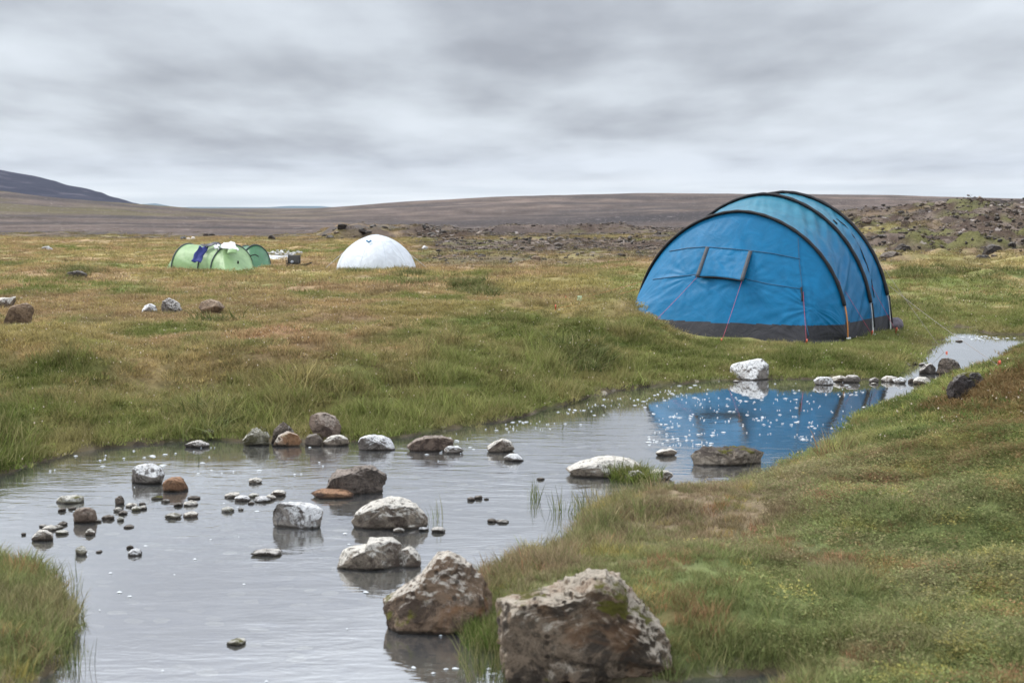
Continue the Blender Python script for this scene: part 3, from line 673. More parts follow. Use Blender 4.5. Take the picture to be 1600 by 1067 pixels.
rock('stone', 'wide dark-topped stone with a cream base and yellow moss at the right bank', [(1074, 712), (1084, 710), (1102, 699), (1130, 706), (1160, 703), (1190, 707), (1210, 715), (1200, 722), (1150, 728), (1084, 729)], 728, 'darktop', .32, 5, 1.4, z0=W0)
rock('stone', 'small cream stone in the ripples left of the dark-topped one', [(1022, 710), (1034, 704), (1050, 703), (1062, 708), (1052, 713), (1030, 713)], 713, 'pale', .5, 4, 1.0, z0=W0)
rock('stone', 'blocky white boulder at the pool edge in front of the blue tent', [(1140, 580), (1147, 571), (1170, 566), (1192, 561), (1206, 573), (1208, 590), (1190, 594), (1144, 593)], 593, 'white', .42, 5, .35, z0=W0)
for lab, pl, mt in (('pale flat stone at the left end of the stone row across the pool outlet', [(1271, 596), (1282, 590), (1300, 590), (1310, 595), (1306, 602), (1276, 602)], 'white'),
 ('second pale stone in the row, close behind the leftmost', [(1300, 591), (1312, 587), (1322, 589), (1324, 596), (1304, 597)], 'pale'),
 ('third grey-white stone in the row, the tallest', [(1318, 593), (1326, 587), (1340, 587), (1347, 593), (1340, 598), (1322, 598)], 'grey'),
 ('thin stone just right of the gap in the stone row', [(1358, 594), (1368, 590), (1376, 594), (1372, 598), (1360, 598)], 'grey'),
 ('long pale stone in the right half of the stone row', [(1374, 594), (1388, 588), (1404, 590), (1408, 595), (1380, 597)], 'pale'),
 ('white-topped stone beside the long pale one in the row', [(1396, 595), (1408, 590), (1420, 593), (1420, 599), (1400, 599)], 'white'),
 ('tiny dark stone between two pale ones in the row', [(1419, 595), (1424, 591), (1430, 593), (1430, 598), (1420, 598)], 'dark'),
 ('rounded cream stone at the right end of the stone row', [(1427, 596), (1436, 590), (1448, 590), (1457, 595), (1450, 601), (1430, 601)], 'pale')):
    rock('stone', lab, pl, max(q[1] for q in pl), mt, .4, 4, .8, z0=W0, group='stones in a row across the pool outlet')
rock('stone', 'pale pointed stone in the upper channel beside a rough dark stone', [(1437, 580), (1446, 572), (1456, 567), (1463, 576), (1462, 583), (1440, 584)], 584, 'grey', .4, 4, .9, z0=W0)
rock('stone', 'rough dark brown stone in the upper channel behind the grassy rise', [(1461, 574), (1468, 562), (1480, 560), (1498, 566), (1503, 575), (1496, 586), (1464, 585)], 585, 'dark', .4, 5, 1.5, z0=W0)
rock('stone', 'dark lichen-covered stone half buried in the heath of the right bank', [(1484, 612), (1487, 596), (1496, 588), (1512, 584), (1532, 582), (1540, 592), (1520, 606), (1500, 620), (1488, 624)], 622, 'lichen', .4, 5, 1.0, cat='stone')
# meadow stones
rock('stone', 'low white domed stone, left of a trio on the meadow', [(219, 486), (224, 478), (233, 475), (242, 479), (247, 488), (240, 491), (222, 490)], 490, 'white', .5, 4, .5)
rock('stone', 'peaked grey and white stone, middle of the trio on the meadow', [(246, 486), (252, 472), (261, 465), (275, 473), (286, 485), (282, 490), (250, 490)], 490, 'grey', .45, 5, 1.0)
rock('boulder', 'smooth brown egg-shaped boulder, right of the trio on the meadow', [(309, 480), (313, 472), (326, 468), (340, 472), (349, 481), (342, 489), (330, 492), (316, 491)], 492, 'smooth', .45, 5, .35, facets=2, sink=0, cat='boulder')
rock('boulder', 'big squarish brown-grey boulder on the meadow at the left edge', [(3, 497), (6, 485), (18, 478), (36, 474), (51, 475), (49, 490), (43, 508), (20, 510), (5, 507)], 509, 'smooth', .4, 5, .6, cat='boulder')
rock('stone', 'pale wedge-shaped stone behind the big squarish boulder', [(-14, 474), (-4, 466), (12, 466), (22, 463), (20, 472), (12, 481), (-10, 481)], 482, 'pale', .45, 4, .7)
# named background rocks
rock('stone', 'black jagged lava stone standing over a pale one on the far right field', [(1396, 396), (1402, 386), (1412, 381), (1422, 385), (1426, 392), (1418, 400), (1400, 401)], 400, 'lava', .45, 4, 1.5)
rock('stone', 'pale rounded stone at the foot of the black jagged one', [(1374, 402), (1382, 395), (1398, 393), (1412, 397), (1414, 404), (1390, 407), (1376, 406)], 406, 'lavapale', .45, 4, .9)
rock('stone', 'dark dome-shaped lava stone on the far right field', [(1538, 396), (1543, 386), (1553, 382), (1564, 385), (1569, 392), (1566, 399), (1542, 400)], 400, 'lava', .5, 4, 1.0)
rock('stone', 'low grey lava stone just below the dark dome-shaped one', [(1524, 404), (1532, 399), (1546, 400), (1553, 405), (1545, 410), (1528, 410)], 410, 'lava', .5, 4, 1.2)
rock('stone', 'dark low stone in a grassy hollow of the left meadow', [(95, 434), (104, 426), (118, 424), (132, 427), (136, 434), (110, 438)], 436, 'lava', .5, 4, 1.2)
rock('stone', 'white blocky stone lying far off on the left meadow', [(62, 390), (66, 386), (74, 385), (81, 389), (80, 393), (64, 393)], 393, 'white', .5, 3, .9)
rock('stone', 'small white stone on the stony ground right of the white tent', [(658, 388), (662, 384), (668, 386), (670, 390), (660, 391)], 390, 'white', .5, 3, .7)
rock('stone', 'dark pointed stone on the plain above the green tents', [(416, 374), (421, 368), (425, 367), (430, 372), (430, 376), (418, 377)], 376, 'lava', .5, 3, 1.2)
rock('stone', 'orange-brown stone on the stony ground left of the blue tent', [(829, 403), (836, 400), (844, 401), (846, 407), (834, 409)], 408, 'smooth', .5, 4, .8)
# pebbles in the stream
PEB = [(185, 788, 14, 16, 'dark'), (184, 799, 13, 8, 'pale'), (191, 804, 12, 7, 'dark'), (205, 792, 16, 7, 'pale'), (213, 798, 14, 9, 'mossy'), (223, 796, 12, 7, 'pale'), (222, 789, 9, 4, 'dark'), (245, 780, 19, 6, 'mossy'), (258, 785, 13, 5, 'grey'),
 (168, 812, 16, 9, 'dark'), (187, 814, 9, 8, 'mossy'), (200, 825, 14, 4, 'dark'), (152, 816, 9, 6, 'pale'), (139, 836, 14, 11, 'pale'), (125, 867, 17, 18, 'mossy'), (154, 863, 9, 4, 'dark'), (203, 857, 10, 6, 'dark'), (209, 868, 20, 12, 'white'),
 (278, 791, 12, 7, 'dark'), (296, 790, 19, 8, 'pale'), (269, 810, 21, 8, 'mossy'), (297, 808, 26, 8, 'pale'), (303, 780, 18, 5, 'dark'), (355, 800, 19, 9, 'mossy'), (376, 797, 8, 4, 'pale'), (362, 778, 22, 8, 'pale'), (377, 783, 24, 9, 'white'), (395, 777, 14, 7, 'mossy'),
 (407, 784, 22, 10, 'white'), (421, 781, 14, 9, 'pale'), (433, 775, 22, 12, 'pale'), (398, 755, 19, 9, 'pale'), (391, 788, 9, 5, 'dark'), (96, 799, 10, 7, 'dark'), (112, 796, 10, 5, 'dark'), (97, 821, 12, 7, 'dark'), (36, 836, 7, 5, 'dark'), (75, 829, 22, 8, 'pale'), (95, 835, 20, 7, 'mossy'), (66, 824, 14, 5, 'grey'), (88, 826, 16, 5, 'pale'),
 (414, 869, 38, 10, 'grey'), (623, 832, 17, 8, 'pale'), (684, 832, 22, 10, 'grey'), (661, 829, 14, 7, 'white'), (736, 782, 12, 6, 'dark'), (748, 780, 11, 8, 'dark'), (760, 781, 8, 3, 'dark'), (769, 816, 13, 6, 'dark'), (783, 817, 20, 5, 'grey'), (845, 750, 12, 4, 'dark'), (368, 1008, 26, 9, 'mossy'),
 (1038, 712, 12, 5, 'grey'), (1150, 597, 8, 3, 'pale'), (1430, 569, 9, 4, 'dark'), (1443, 571, 10, 4, 'grey'), (1366, 601, 8, 3, 'pale'), (1500, 534, 9, 3, 'dark')]
PL = {'dark': 'tiny dark wet pebble breaking the surface of the stream', 'pale': 'tiny cream pebble breaking the surface of the stream', 'white': 'tiny bright white pebble breaking the surface of the stream',
      'mossy': 'tiny moss-stained pebble breaking the surface of the stream', 'grey': 'tiny mid-grey flat pebble breaking the surface of the stream'}
PU = {(414, 869): 'flat grey pebble alone below the blocky white stone', (684, 832): 'grey oval pebble at the right tip of the wide domed stone', (623, 832): 'pinkish-white pebble in front of the wide domed stone', (661, 829): 'white pebble against the right foot of the wide domed stone',
      (368, 1008): 'mossy flat pebble alone in the open water nearest the viewer', (209, 868): 'white-topped pebble with a dark one just behind, in open water', (125, 867): 'green mossy upright pebble near the left grass', (398, 755): 'cream pebble standing apart above the middle pebble cluster',
      (185, 788): 'dark upright pebble at the top of the left pebble cluster', (139, 836): 'white-capped pebble in the reflection of the squarish grey-brown stone', (433, 775): 'cream rounded pebble at the right end of the middle pebble cluster'}
rp = np.random.RandomState(3)
for i, (cx, by, w_, h_, mt) in enumerate(PEB):
    a_ = np.linspace(0, 6.283, 9)[:-1]; pl = [(cx + w_ / 2 * math.cos(t) * rp.uniform(.75, 1.2), by - h_ * .30 + h_ * (.62 if math.sin(t) > 0 else .45) * -math.sin(t) * rp.uniform(.7, 1.15)) for t in a_]
    pl = [(cx + (q[0] - cx) * 1.15, by + (q[1] - by) * .85) for q in pl]; u_ = PU.get((cx, by)); wh = ('beside the left-hand grass clump' if cx < 130 else 'in the left pebble cluster' if cx < 235 else 'below the rusty stone' if cx < 320 else 'in the middle pebble cluster' if cx < 450 else 'in the open water right of the domed stone' if cx < 900 else 'near the stone row and right bank')
    rock('pebble', u_ or PL[mt].replace('breaking the surface of the stream', wh), pl, by, mt, .55, 4, 2.6, facets=2, seed=i + 3, z0=W0, cat='pebble', group='pebbles breaking the surface of the stream')

# ------------------------------------------------------------------ background lava stones (copies, one object each)
proto = []
for i in range(7):
    a_ = np.linspace(0, 6.283, 10)[:-1]; R = np.random.RandomState(100 + i)
    pl = [(math.cos(t) * R.uniform(.8, 1.15), .62 * math.sin(t) * R.uniform(.75, 1.2)) for t in a_]
    V, Fc = rock_shape(pl, .5, .45, 4, 200 + i, 1.6, 7)
    proto.append([mesh('lava_stone', V, Fc, [RM[m_]]) for m_ in ('lava', 'lavapale', 'brown')])
def bgstones(n, u0, u1, d0, d1, smin, smax, lab, grp, pal, need_rock=True):
    k = 0; R = np.random.RandomState(int(u0 + d0))
    while k < n:
        d = R.uniform(d0, d1); u = R.uniform(u0, u1); x = (u - 800) / 2222 * d; y = d
        if need_rock and float(rockiness(np.array([x]), np.array([y]))[0]) < .35: 
            if R.rand() < .97: continue
        z = float(height(x, y)[0]); j = R.randint(7); q = 1 if R.rand() < pal else (0 if R.rand() < .6 else 2)
        s_ = smin + (smax - smin) * R.rand() ** 2.2
        o = link(bpy.data.objects.new('lava_stone', proto[j][q])); o.location = (x, y, z + .02 * s_)
        o.scale = (s_ * R.uniform(.8, 1.5), s_, s_ * R.uniform(.6, 1.1)); o.rotation_euler = (R.normal() * .15, R.normal() * .15, R.rand() * 6.28)
        fu, fd = (u - u0) / (u1 - u0), (d - d0) / (d1 - d0); L_ = lab[q]
        if u0 == 1300: L_ = L_.replace('on the mossy slope', (('low on', 'halfway up', 'high on')[min(int(fd * 3), 2)]) + ' the mossy slope').replace('right of', 'just right of' if fu < .3 else 'well right of' if fu < .65 else 'far right of')
        elif u0 == 640: L_ = L_.replace('between the white and blue tents', 'near the white tent' if fu < .33 else 'midway between the tents' if fu < .66 else 'near the blue tent') + (', front edge' if fd < .3 else ', back edge' if fd > .75 else '')
        elif u0 == 180: L_ = L_.replace('on the shore of the plain', 'where the plain begins') + (', left' if fu < .5 else ', right') + ' part'
        elif u0 == 500: L_ = L_.replace('in the lava ledge', ('at the left end of' if fu < .3 else 'in the middle of' if fu < .65 else 'toward the right end of') + ' the lava ledge')
        if s_ > .8 * smax: L_ = 'large ' + L_.replace('small ', '')
        if len(L_.split()) > 16: L_ = L_.replace('rough ', '').replace('small ', '')
        tagit(o, L_, 'stone', grp); k += 1
bgstones(95, 640, 1030, 62, 84, .16, .5, ['small dark lava stone on the stony strip between the white and blue tents', 'small pale grey lava stone on the stony strip between the white and blue tents', 'small brownish lava stone on the stony strip between the white and blue tents'], 'lava stones between the white and blue tents', .4)
bgstones(130, 1300, 1720, 48, 92, .18, .65, ['dark rough lava stone on the mossy slope right of the blue tent', 'pale grey rough lava stone on the mossy slope right of the blue tent', 'brownish rough lava stone on the mossy slope right of the blue tent'], 'lava stones on the slope right of the blue tent', .35)
bgstones(45, 500, 760, 79, 86, .3, .8, ['dark block in the lava ledge behind the white tent', 'pale block in the lava ledge behind the white tent', 'brown block in the lava ledge behind the white tent'], 'blocks of the lava ledge behind the white tent', .1, False)
bgstones(26, 180, 520, 78, 92, .2, .5, ['small dark stone on the shore of the plain above the green tents', 'small whitish stone on the shore of the plain above the green tents', 'small brown stone on the shore of the plain above the green tents'], 'stones along the edge of the plain above the green tents', .5, False)

# ------------------------------------------------------------------ tents : helpers and fabric
def fabric(name, col, col2=None, rough=.42, trans=.3, wr=.012, spec=.5, zup=None):
    m, n = newmat(name); g = n.add('ShaderNodeNewGeometry'); pos = g.outputs['Position']
    c = C4(col)
    if col2 is not None:        # sky sheen and light through the cloth, painted in toward the top
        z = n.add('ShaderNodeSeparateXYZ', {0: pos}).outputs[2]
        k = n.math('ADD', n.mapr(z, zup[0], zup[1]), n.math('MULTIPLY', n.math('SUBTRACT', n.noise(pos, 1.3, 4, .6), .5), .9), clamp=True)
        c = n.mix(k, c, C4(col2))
    f = n.noise(pos, 3.2, 6, .6, 1.2); f2 = n.noise(pos, 14, 5, .6, .8); wv = n.noise(n.scalev(pos, (260, 260, 260)), 1.0, 1, .5)
    kk = n.mapr(f, .3, .7, .90, 1.10)
    c = n.mix(1.0, c, n.add('ShaderNodeCombineColor', {0: kk, 1: kk, 2: kk}).outputs[0], 'MULTIPLY')
    h = n.math('ADD', n.math('MULTIPLY', f, wr * 2.2), n.math('ADD', n.math('MULTIPLY', f2, wr * .45), n.math('MULTIPLY', wv, wr * .01)))
    b = n.add('ShaderNodeBump', {'Height': h, 'Strength': .9, 'Distance': 1.0}).outputs[0]
    p = n.add('ShaderNodeBsdfPrincipled', {'Base Color': c, 'Roughness': rough, 'Specular IOR Level': spec, 'Normal': b}).outputs[0]
    t = n.add('ShaderNodeBsdfTranslucent', {'Color': c, 'Normal': b}).outputs[0]
    finish(n, n.add('ShaderNodeMixShader', {0: trans, 1: p, 2: t}).outputs[0]); return m
def plain(name, col, rough=.6, metal=0.0, nscale=30, var=.2):
    m, n = newmat(name); tc = n.add('ShaderNodeTexCoord').outputs['Object']
    k = n.mapr(n.noise(tc, nscale, 4, .6), .3, .7, 1 - var, 1 + var)
    c = n.mix(1.0, C4(col), n.add('ShaderNodeCombineColor', {0: k, 1: k, 2: k}).outputs[0], 'MULTIPLY')
    finish(n, n.add('ShaderNodeBsdfPrincipled', {'Base Color': c, 'Roughness': rough, 'Metallic': metal}).outputs[0]); return m
BLUE = fabric('blue_tent_cloth', (.004, .155, .33), rough=.5, spec=.2, wr=.005, trans=.2)
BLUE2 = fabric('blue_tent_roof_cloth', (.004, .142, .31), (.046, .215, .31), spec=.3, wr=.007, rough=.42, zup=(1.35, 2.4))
SEAM = plain('blue_seam', (.004, .07, .15)); BLACK = plain('black_webbing', (.006, .006, .008), .8); GREYF = fabric('grey_mud_flap_cloth', (.028, .028, .034), rough=.8, trans=.05)
STRAP = plain('grey_strap', (.045, .050, .06), .7); RED = plain('pink_red_guy_cord', (.42, .04, .09), .6); ORANGE = plain('orange_fibre_pole', (.55, .22, .06), .4)
WHITEP = plain('white_pole_tip', (.6, .62, .62), .4); PEGM = plain('orange_red_peg', (.55, .10, .05), .5); INSIDE = plain('tent_inside_and_shadow', (.01, .012, .02))
class Thing:
    def __init__(s, name, label, cat, loc, group=None):
        s.e = bpy.data.objects.new(name, None); link(s.e); s.e.location = loc; s.e.empty_display_size = .1; tagit(s.e, label, cat, group); s.o = np.array(loc, float)
    def part(s, name, V, Fc, mats, parent=None, smooth=True, label=None):
        V = np.asarray(V, float) - s.o
        o = link(bpy.data.objects.new(name, mesh(name, V, Fc, mats if isinstance(mats, (list, tuple)) else [mats], smooth))); o.parent = parent or s.e
        if label: o['label'] = label
        return o
def tube(path, r, n=8, r2=None):
    P_ = np.array(path, float); m = len(P_); V = []
    T = np.gradient(P_, axis=0); T /= np.linalg.norm(T, axis=1)[:, None] + 1e-9
    ref = np.array((0, 0, 1.)) if abs(T[0][2]) < .9 else np.array((1., 0, 0))
    for i in range(m):
        a_ = np.cross(T[i], ref); a_ /= np.linalg.norm(a_) + 1e-9; b_ = np.cross(T[i], a_)
        rr_ = r if r2 is None else r + (r2 - r) * i / (m - 1)
        for k in range(n):
            t = 6.2832 * k / n; V.append(P_[i] + (a_ * math.cos(t) + b_ * math.sin(t)) * rr_)
    Fc = []
    for i in range(m - 1):
        for k in range(n): Fc.append((i * n + k, i * n + (k + 1) % n, (i + 1) * n + (k + 1) % n, (i + 1) * n + k))
    Fc.append(tuple(range(n))[::-1]); Fc.append(tuple((m - 1) * n + k for k in range(n)))
    return V, Fc
def join(*parts):
    V = []; Fc = []
    for v, f in parts:
        b = len(V); V += [tuple(q) for q in v]; Fc += [tuple(i + b for i in q) for q in f]
    return V, Fc
def box(c, sx, sy, sz, rz=0, bev=0.0):
    V = []; ca, sa = math.cos(rz), math.sin(rz)
    for z in (-1, 1):
        for (x, y) in ((-1, -1), (1, -1), (1, 1), (-1, 1)):
            X, Y = x * sx / 2, y * sy / 2; V.append((c[0] + X * ca - Y * sa, c[1] + X * sa + Y * ca, c[2] + z * sz / 2))
    return V, [(0, 3, 2, 1), (4, 5, 6, 7), (0, 1, 5, 4), (1, 2, 6, 5), (2, 3, 7, 6), (3, 0, 4, 7)]
def gnormal(G):
    du = np.gradient(G, axis=0); dv = np.gradient(G, axis=1); n = np.cross(du, dv); return n / (np.linalg.norm(n, axis=2)[..., None] + 1e-9)
def sheet(G, thick=.0):
    """grid of points -> verts, faces; with thickness it becomes a closed cloth"""
    nu, nv = G.shape[:2]; V = G.reshape(-1, 3); Fc = gridfaces(nu, nv)
    if not thick: return V, Fc
    N_ = gnormal(G).reshape(-1, 3); V2 = V - N_ * thick; k = nu * nv; F2 = Fc[:, ::-1] + k
    rim = [i * nv for i in range(nu)] + [(nu - 1) * nv + j for j in range(1, nv)] + [i * nv + nv - 1 for i in range(nu - 2, -1, -1)] + [j for j in range(nv - 2, 0, -1)]
    R4 = np.array([(rim[i], rim[(i + 1) % len(rim)], rim[(i + 1) % len(rim)] + k, rim[i] + k) for i in range(len(rim))])
    return np.concatenate([V, V2]), np.concatenate([Fc, F2, R4])

# ------------------------------------------------------------------ big blue tunnel tent
Z0 = .19
u_ = np.array((.826, -.563)); nb = np.array((.563, .826))
class Arch:
    def __init__(s, M, w_, h, p=.9): s.M = np.array(M); s.w = w_; s.h = h; s.p = p
    def __call__(s, t):
        t = np.asarray(t, float); a_ = np.pi * t
        x = -np.sign(np.cos(a_)) * np.abs(np.cos(a_)) ** 1.10 * s.w; z = s.h * np.abs(np.sin(a_)) ** s.p
        return np.stack([s.M[0] + u_[0] * x, s.M[1] + u_[1] * x, Z0 + z], -1)
A1 = Arch((3.72, 23.42), 1.88, 1.98, .92); A2 = Arch((4.26, 24.14), 1.92, 2.27, .92); A3 = Arch((4.72, 24.80), 1.92, 2.31, .92)
tent = Thing('tunnel_tent', 'large blue family tunnel tent with black arches pitched beside the stream', 'tent', (4.4, 24.0, Z0))
def polypath(pts, ks, t):
    pts = np.array(pts, float); return np.stack([np.interp(t, ks, pts[:, i]) for i in range(pts.shape[1])], -1)
foot1L = A1(0.0); foot1R = A1(1.0)
baseF = lambda t: polypath([foot1L, (1.92, 23.55, Z0), (3.2, 22.62, Z0), (4.56, 22.02, Z0), foot1R], [0, .13, .48, .80, 1], t)
foot3L = A3(0.0); foot3R = A3(1.0)
bk = nb * 1.35
baseB = lambda t: polypath([foot3L, foot3L + np.array((bk[0] + .25, bk[1] - .15, 0)), A3.M.tolist() + [Z0] + np.array((bk[0] * 1.15, bk[1] * 1.15, 0)), foot3R + np.array((bk[0] * .42 - .12, bk[1] * .42 + .08, 0)), foot3R], [0, .2, .5, .8, 1], t)
def surf(a_, b_, nu, nv, bulge=0., wfun=None, vmap=lambda v: v):
    t = np.linspace(0, 1, nu); v = vmap(np.linspace(0, 1, nv)); Aa = a_(t); Bb = b_(t)
    G = Aa[:, None] * (1 - v)[None, :, None] + Bb[:, None] * v[None, :, None]
    N_ = gnormal(G); N_[~np.isfinite(N_)] = 0
    out = G - np.array((*tent.o[:2], Z0 + .6)); sg = np.sign((N_ * out).sum(2)); sg[sg == 0] = 1; N_ = N_ * sg[..., None]
    d = bulge * np.sin(np.pi * v)[None, :] * np.ones((nu, 1))
    if wfun is not None: d = d + wfun(t[:, None] * np.ones((1, nv)), v[None, :] * np.ones((nu, 1)), G)
    return G + N_ * d[..., None], N_
def wr_front(t, v, G):
    e = np.sin(np.pi * v) ** .6 * np.minimum(1, np.minimum(t, 1 - t) * 8)
    s = .010 * perlin(t * 9, v * 6, 1) + .005 * (1 - 2 * np.abs(perlin(t * 26 + v * 6, v * 9, 2)))
    # creases pulled from the right-hand corner and the awning corners
    for (tc, vc, am, k) in ((.80, .62, .012, 17), (.36, .50, .008, 13), (.56, .55, .008, 13), (.80, 1.0, .014, 15), (.12, 1., .014, 15)):
        dt, dv = (t - tc) * 2.2, v - vc; an = np.arctan2(dv, dt); rd = np.hypot(dt, dv)
        s = s + am * perlin(an * k / 3, rd * 1.2, tc * 9) * np.exp(-(rd / .5) ** 2) * 1.6
    return s * e
def wr_roof(seed, am):
    def f(t, v, G):
        e = np.sin(np.pi * v) ** .5
        s = am * (1 - 2 * np.abs(perlin(t * 22 + v * 2.5, v * 1.2, seed))) * sst(np.abs(t - .5), .02, .2) + am * .5 * perlin(t * 50 + v * 4, v * 2, seed + 2) + am * .8 * perlin(t * 7, v * 3, seed + 4)
        return s * e
    return f
GF, NF = surf(A1, baseF, 190, 110, .05, wr_front)
G12, _ = surf(A1, A2, 220, 50, -.035, wr_roof(3, .030))
G23, _ = surf(A2, A3, 220, 44, -.03, wr_roof(9, .026))
GB, _ = surf(A3, baseB, 120, 50, .04, wr_roof(15, .012))
flapV = []; flapF = []
def split(G, cut=.21, tseam=None):
    V, Fc = sheet(G); zc_ = V[Fc][:, :, 2].mean(1); low = zc_ < Z0 + cut
    return V, Fc[~low], Fc[low]
def compact(V, Fc):
    u, inv = np.unique(Fc, return_inverse=True); return V[u], inv.reshape(Fc.shape)
parts = {}
mf = []
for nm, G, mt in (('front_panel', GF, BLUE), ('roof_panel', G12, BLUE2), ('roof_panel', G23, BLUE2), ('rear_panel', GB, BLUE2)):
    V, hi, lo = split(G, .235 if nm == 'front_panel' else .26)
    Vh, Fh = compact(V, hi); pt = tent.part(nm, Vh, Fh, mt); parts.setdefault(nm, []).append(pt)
    Vl, Fl = compact(V, lo); 
    if len(Fl): mf.append((Vl, [tuple(int(i) for i in f) for f in Fl]))
# skirt that spreads onto the grass at the base
def skirt(base, t0, t1, out=.05):
    t = np.linspace(t0, t1, 90); B = base(t); k = np.linspace(0, 1, 5); G = []
    c_ = np.array((*A2.M, Z0)); d_ = B - c_; d_ /= np.linalg.norm(d_, axis=1)[:, None]
    for q in k: G.append(B + d_ * (out * q + .02 * perlin(t * 40, q * 3, 1))[:, None] - np.array((0, 0, 1)) * .10 * q)
    V, Fc = sheet(np.array(G)); return V, [tuple(int(i) for i in f) for f in Fc]
mf.append(skirt(baseF, .02, .99)); mf.append(skirt(baseB, .02, .98, .09))
Vm, Fm = join(*mf); tent.part('mud_flap', Vm, Fm, GREYF)
# bundle of loose flap at the right rear corner
G = []
for i, t in enumerate(np.linspace(0, 1, 26)):
    c_ = foot3R * (1 - t) + (foot3R + np.array((.25, .40, 0))) * t
    row = []
    for q in np.linspace(0, 2 * math.pi, 22):
        r_ = (.13 + .04 * perlin(t * 6, q * 1.5, 3.1)) * (math.sin(math.pi * min(max(t, .04), .96)) ** .5)
        row.append(c_ + np.array((math.cos(q) * r_ * 1.1, math.cos(q) * r_ * -.5, .09 + math.sin(q) * r_)))
    G.append(row)
V, Fc = sheet(np.array(G)); tent.part('loose_flap_bundle', V, Fc, fabric('grey_pink_bundle_cloth', (.085, .07, .085), rough=.7, trans=.05))
# arches: black sleeve, pole showing below it
for k, (A, tl, tr, tip) in enumerate(((A1, .055, .925, ORANGE), (A2, .05, .935, WHITEP), (A3, .05, .925, WHITEP))):
    t = np.linspace(tl, tr, 90); C_ = A(t); c0 = np.array((*A.M, Z0 + .3)); dd = C_ - c0; dd /= np.linalg.norm(dd, axis=1)[:, None]; C_ = C_ + dd * .025
    # flat wide webbing sleeve: elliptical section
    T = np.gradient(C_, axis=0); T /= np.linalg.norm(T, axis=1)[:, None]; nax = np.array((*nb, 0)); V = []; n_ = 10
    for i in range(len(C_)):
        s_ = np.cross(T[i], nax); s_ /= np.linalg.norm(s_)
        for q in range(n_):
            a_ = 6.2832 * q / n_; V.append(C_[i] + nax * math.cos(a_) * .042 + s_ * math.sin(a_) * (.026 + .003 * math.sin(i * 1.3)))
    Fc = [(i * n_ + q, i * n_ + (q + 1) % n_, (i + 1) * n_ + (q + 1) % n_, (i + 1) * n_ + q) for i in range(len(C_) - 1) for q in range(n_)]
    Fc += [tuple(range(n_))[::-1], tuple((len(C_) - 1) * n_ + q for q in range(n_))]
    sl_ = tent.part('arch_sleeve', V, Fc, BLACK)
    p_ = A(np.linspace(tr - .01, 1.0, 12)); p_ = p_ + (np.array((*u_, 0)) * .03)
    tent.part('pole', *tube(p_, .012), tip, sl_)
    p2 = A(np.linspace(0.0, tl + .01, 12)) - (np.array((*u_, 0)) * .03)
    tent.part('pole', *tube(p2, .012), tip, sl_)
    if k: tent.part('pole_webbing', *tube([A(tr) + np.array((*u_, 0)) * .05, A(.985) + np.array((*u_, 0)) * .06], .014, 6), BLACK, sl_)
    tent.part('foot_tab', *box(A(1.0) + np.array((.03, -.04, .015)), .07, .035, .03, .4), WHITEP, sl_)
# features laid on the front panel, found by looking along rays from the front
Vf, Ff = sheet(GF); tree = BVHTree.FromPolygons([tuple(v) for v in Vf], [tuple(int(i) for i in f) for f in Ff])
def onfront(px, py, lift=.0):
    d = Vector(ray(px, py)).normalized(); h, n_, i, dist = tree.ray_cast(Vector((0, 0, HC)), d)
    if h is None:
        h, n_, i, dist = tree.find_nearest(Vector(at_y(px, py, 22.8)))
    if n_.dot(d) > 0: n_ = -n_
    return np.array(h + n_ * lift)
def strip(pts, w_, lift=.008, sub=14, thick=.004):
    P_ = []
    for (a_, b_) in zip(pts[:-1], pts[1:]):
        for q in np.linspace(0, 1, sub, endpoint=False): P_.append(onfront(a_[0] + (b_[0] - a_[0]) * q, a_[1] + (b_[1] - a_[1]) * q, lift))
    P_.append(onfront(*pts[-1], lift)); P_ = np.array(P_); T = np.gradient(P_, axis=0); nn = np.array((-.45, -.85, .25))
    s_ = np.cross(T, nn); s_ /= np.linalg.norm(s_, axis=1)[:, None] + 1e-9
    G = np.stack([P_ - s_ * w_ / 2, P_ + s_ * w_ / 2], 1); return sheet(G, thick)
fp = parts['front_panel'][0]
for pts, w_ in (([(1046, 393), (1075, 388), (1103, 386), (1140, 389), (1172, 392), (1210, 397), (1250, 405)], .014),
                ([(1020, 437), (1050, 433), (1092, 429)], .012), ([(1160, 435), (1200, 444), (1252, 452)], .012),
                ([(1247, 372), (1249, 410), (1254, 452)], .010), ([(1254, 470), (1259, 500), (1263, 525)], .014)):
    V, Fc = strip(pts, w_); tent.part('seam', V, Fc, SEAM, fp)
V, Fc = strip([(1252, 449), (1254, 471)], .03, .012, 6); tent.part('vent_slit', V, Fc, BLACK, fp)
# awning flap over the window, pulled out by two cords
TLp, TRp = onfront(1106, 388, .01), onfront(1173, 394, .01); BLp, BRp = onfront(1094, 432, .01), onfront(1163, 438, .01)
pull = np.array((-.05, -.10, .0)); BL2, BR2 = BLp + pull, BRp + pull
su, sv = np.meshgrid(np.linspace(0, 1, 40), np.linspace(0, 1, 30), indexing='ij')
top = TLp[None] * (1 - su[:, :1]) + TRp[None] * su[:, :1]; bot = BL2[None] * (1 - su[:, :1]) + BR2[None] * su[:, :1]; bot = bot + np.array((0, .06, .02)) * np.sin(np.pi * su[:, :1])
G = top[:, None] * (1 - sv[..., None]) + bot[:, None] * sv[..., None]
cr = .010 * (1 - 2 * np.abs(perlin((su - sv * .7) * 5, (su + sv) * 1.2, 5))) + .008 * perlin(su * 6, sv * 6, 3)
G = G + (cr * np.sin(np.pi * su) * np.sin(np.pi * sv) ** .5)[..., None] * np.array((-.45, -.85, .25))
V, Fc = sheet(G, .006); fl = tent.part('window_awning', V, Fc, BLUE)
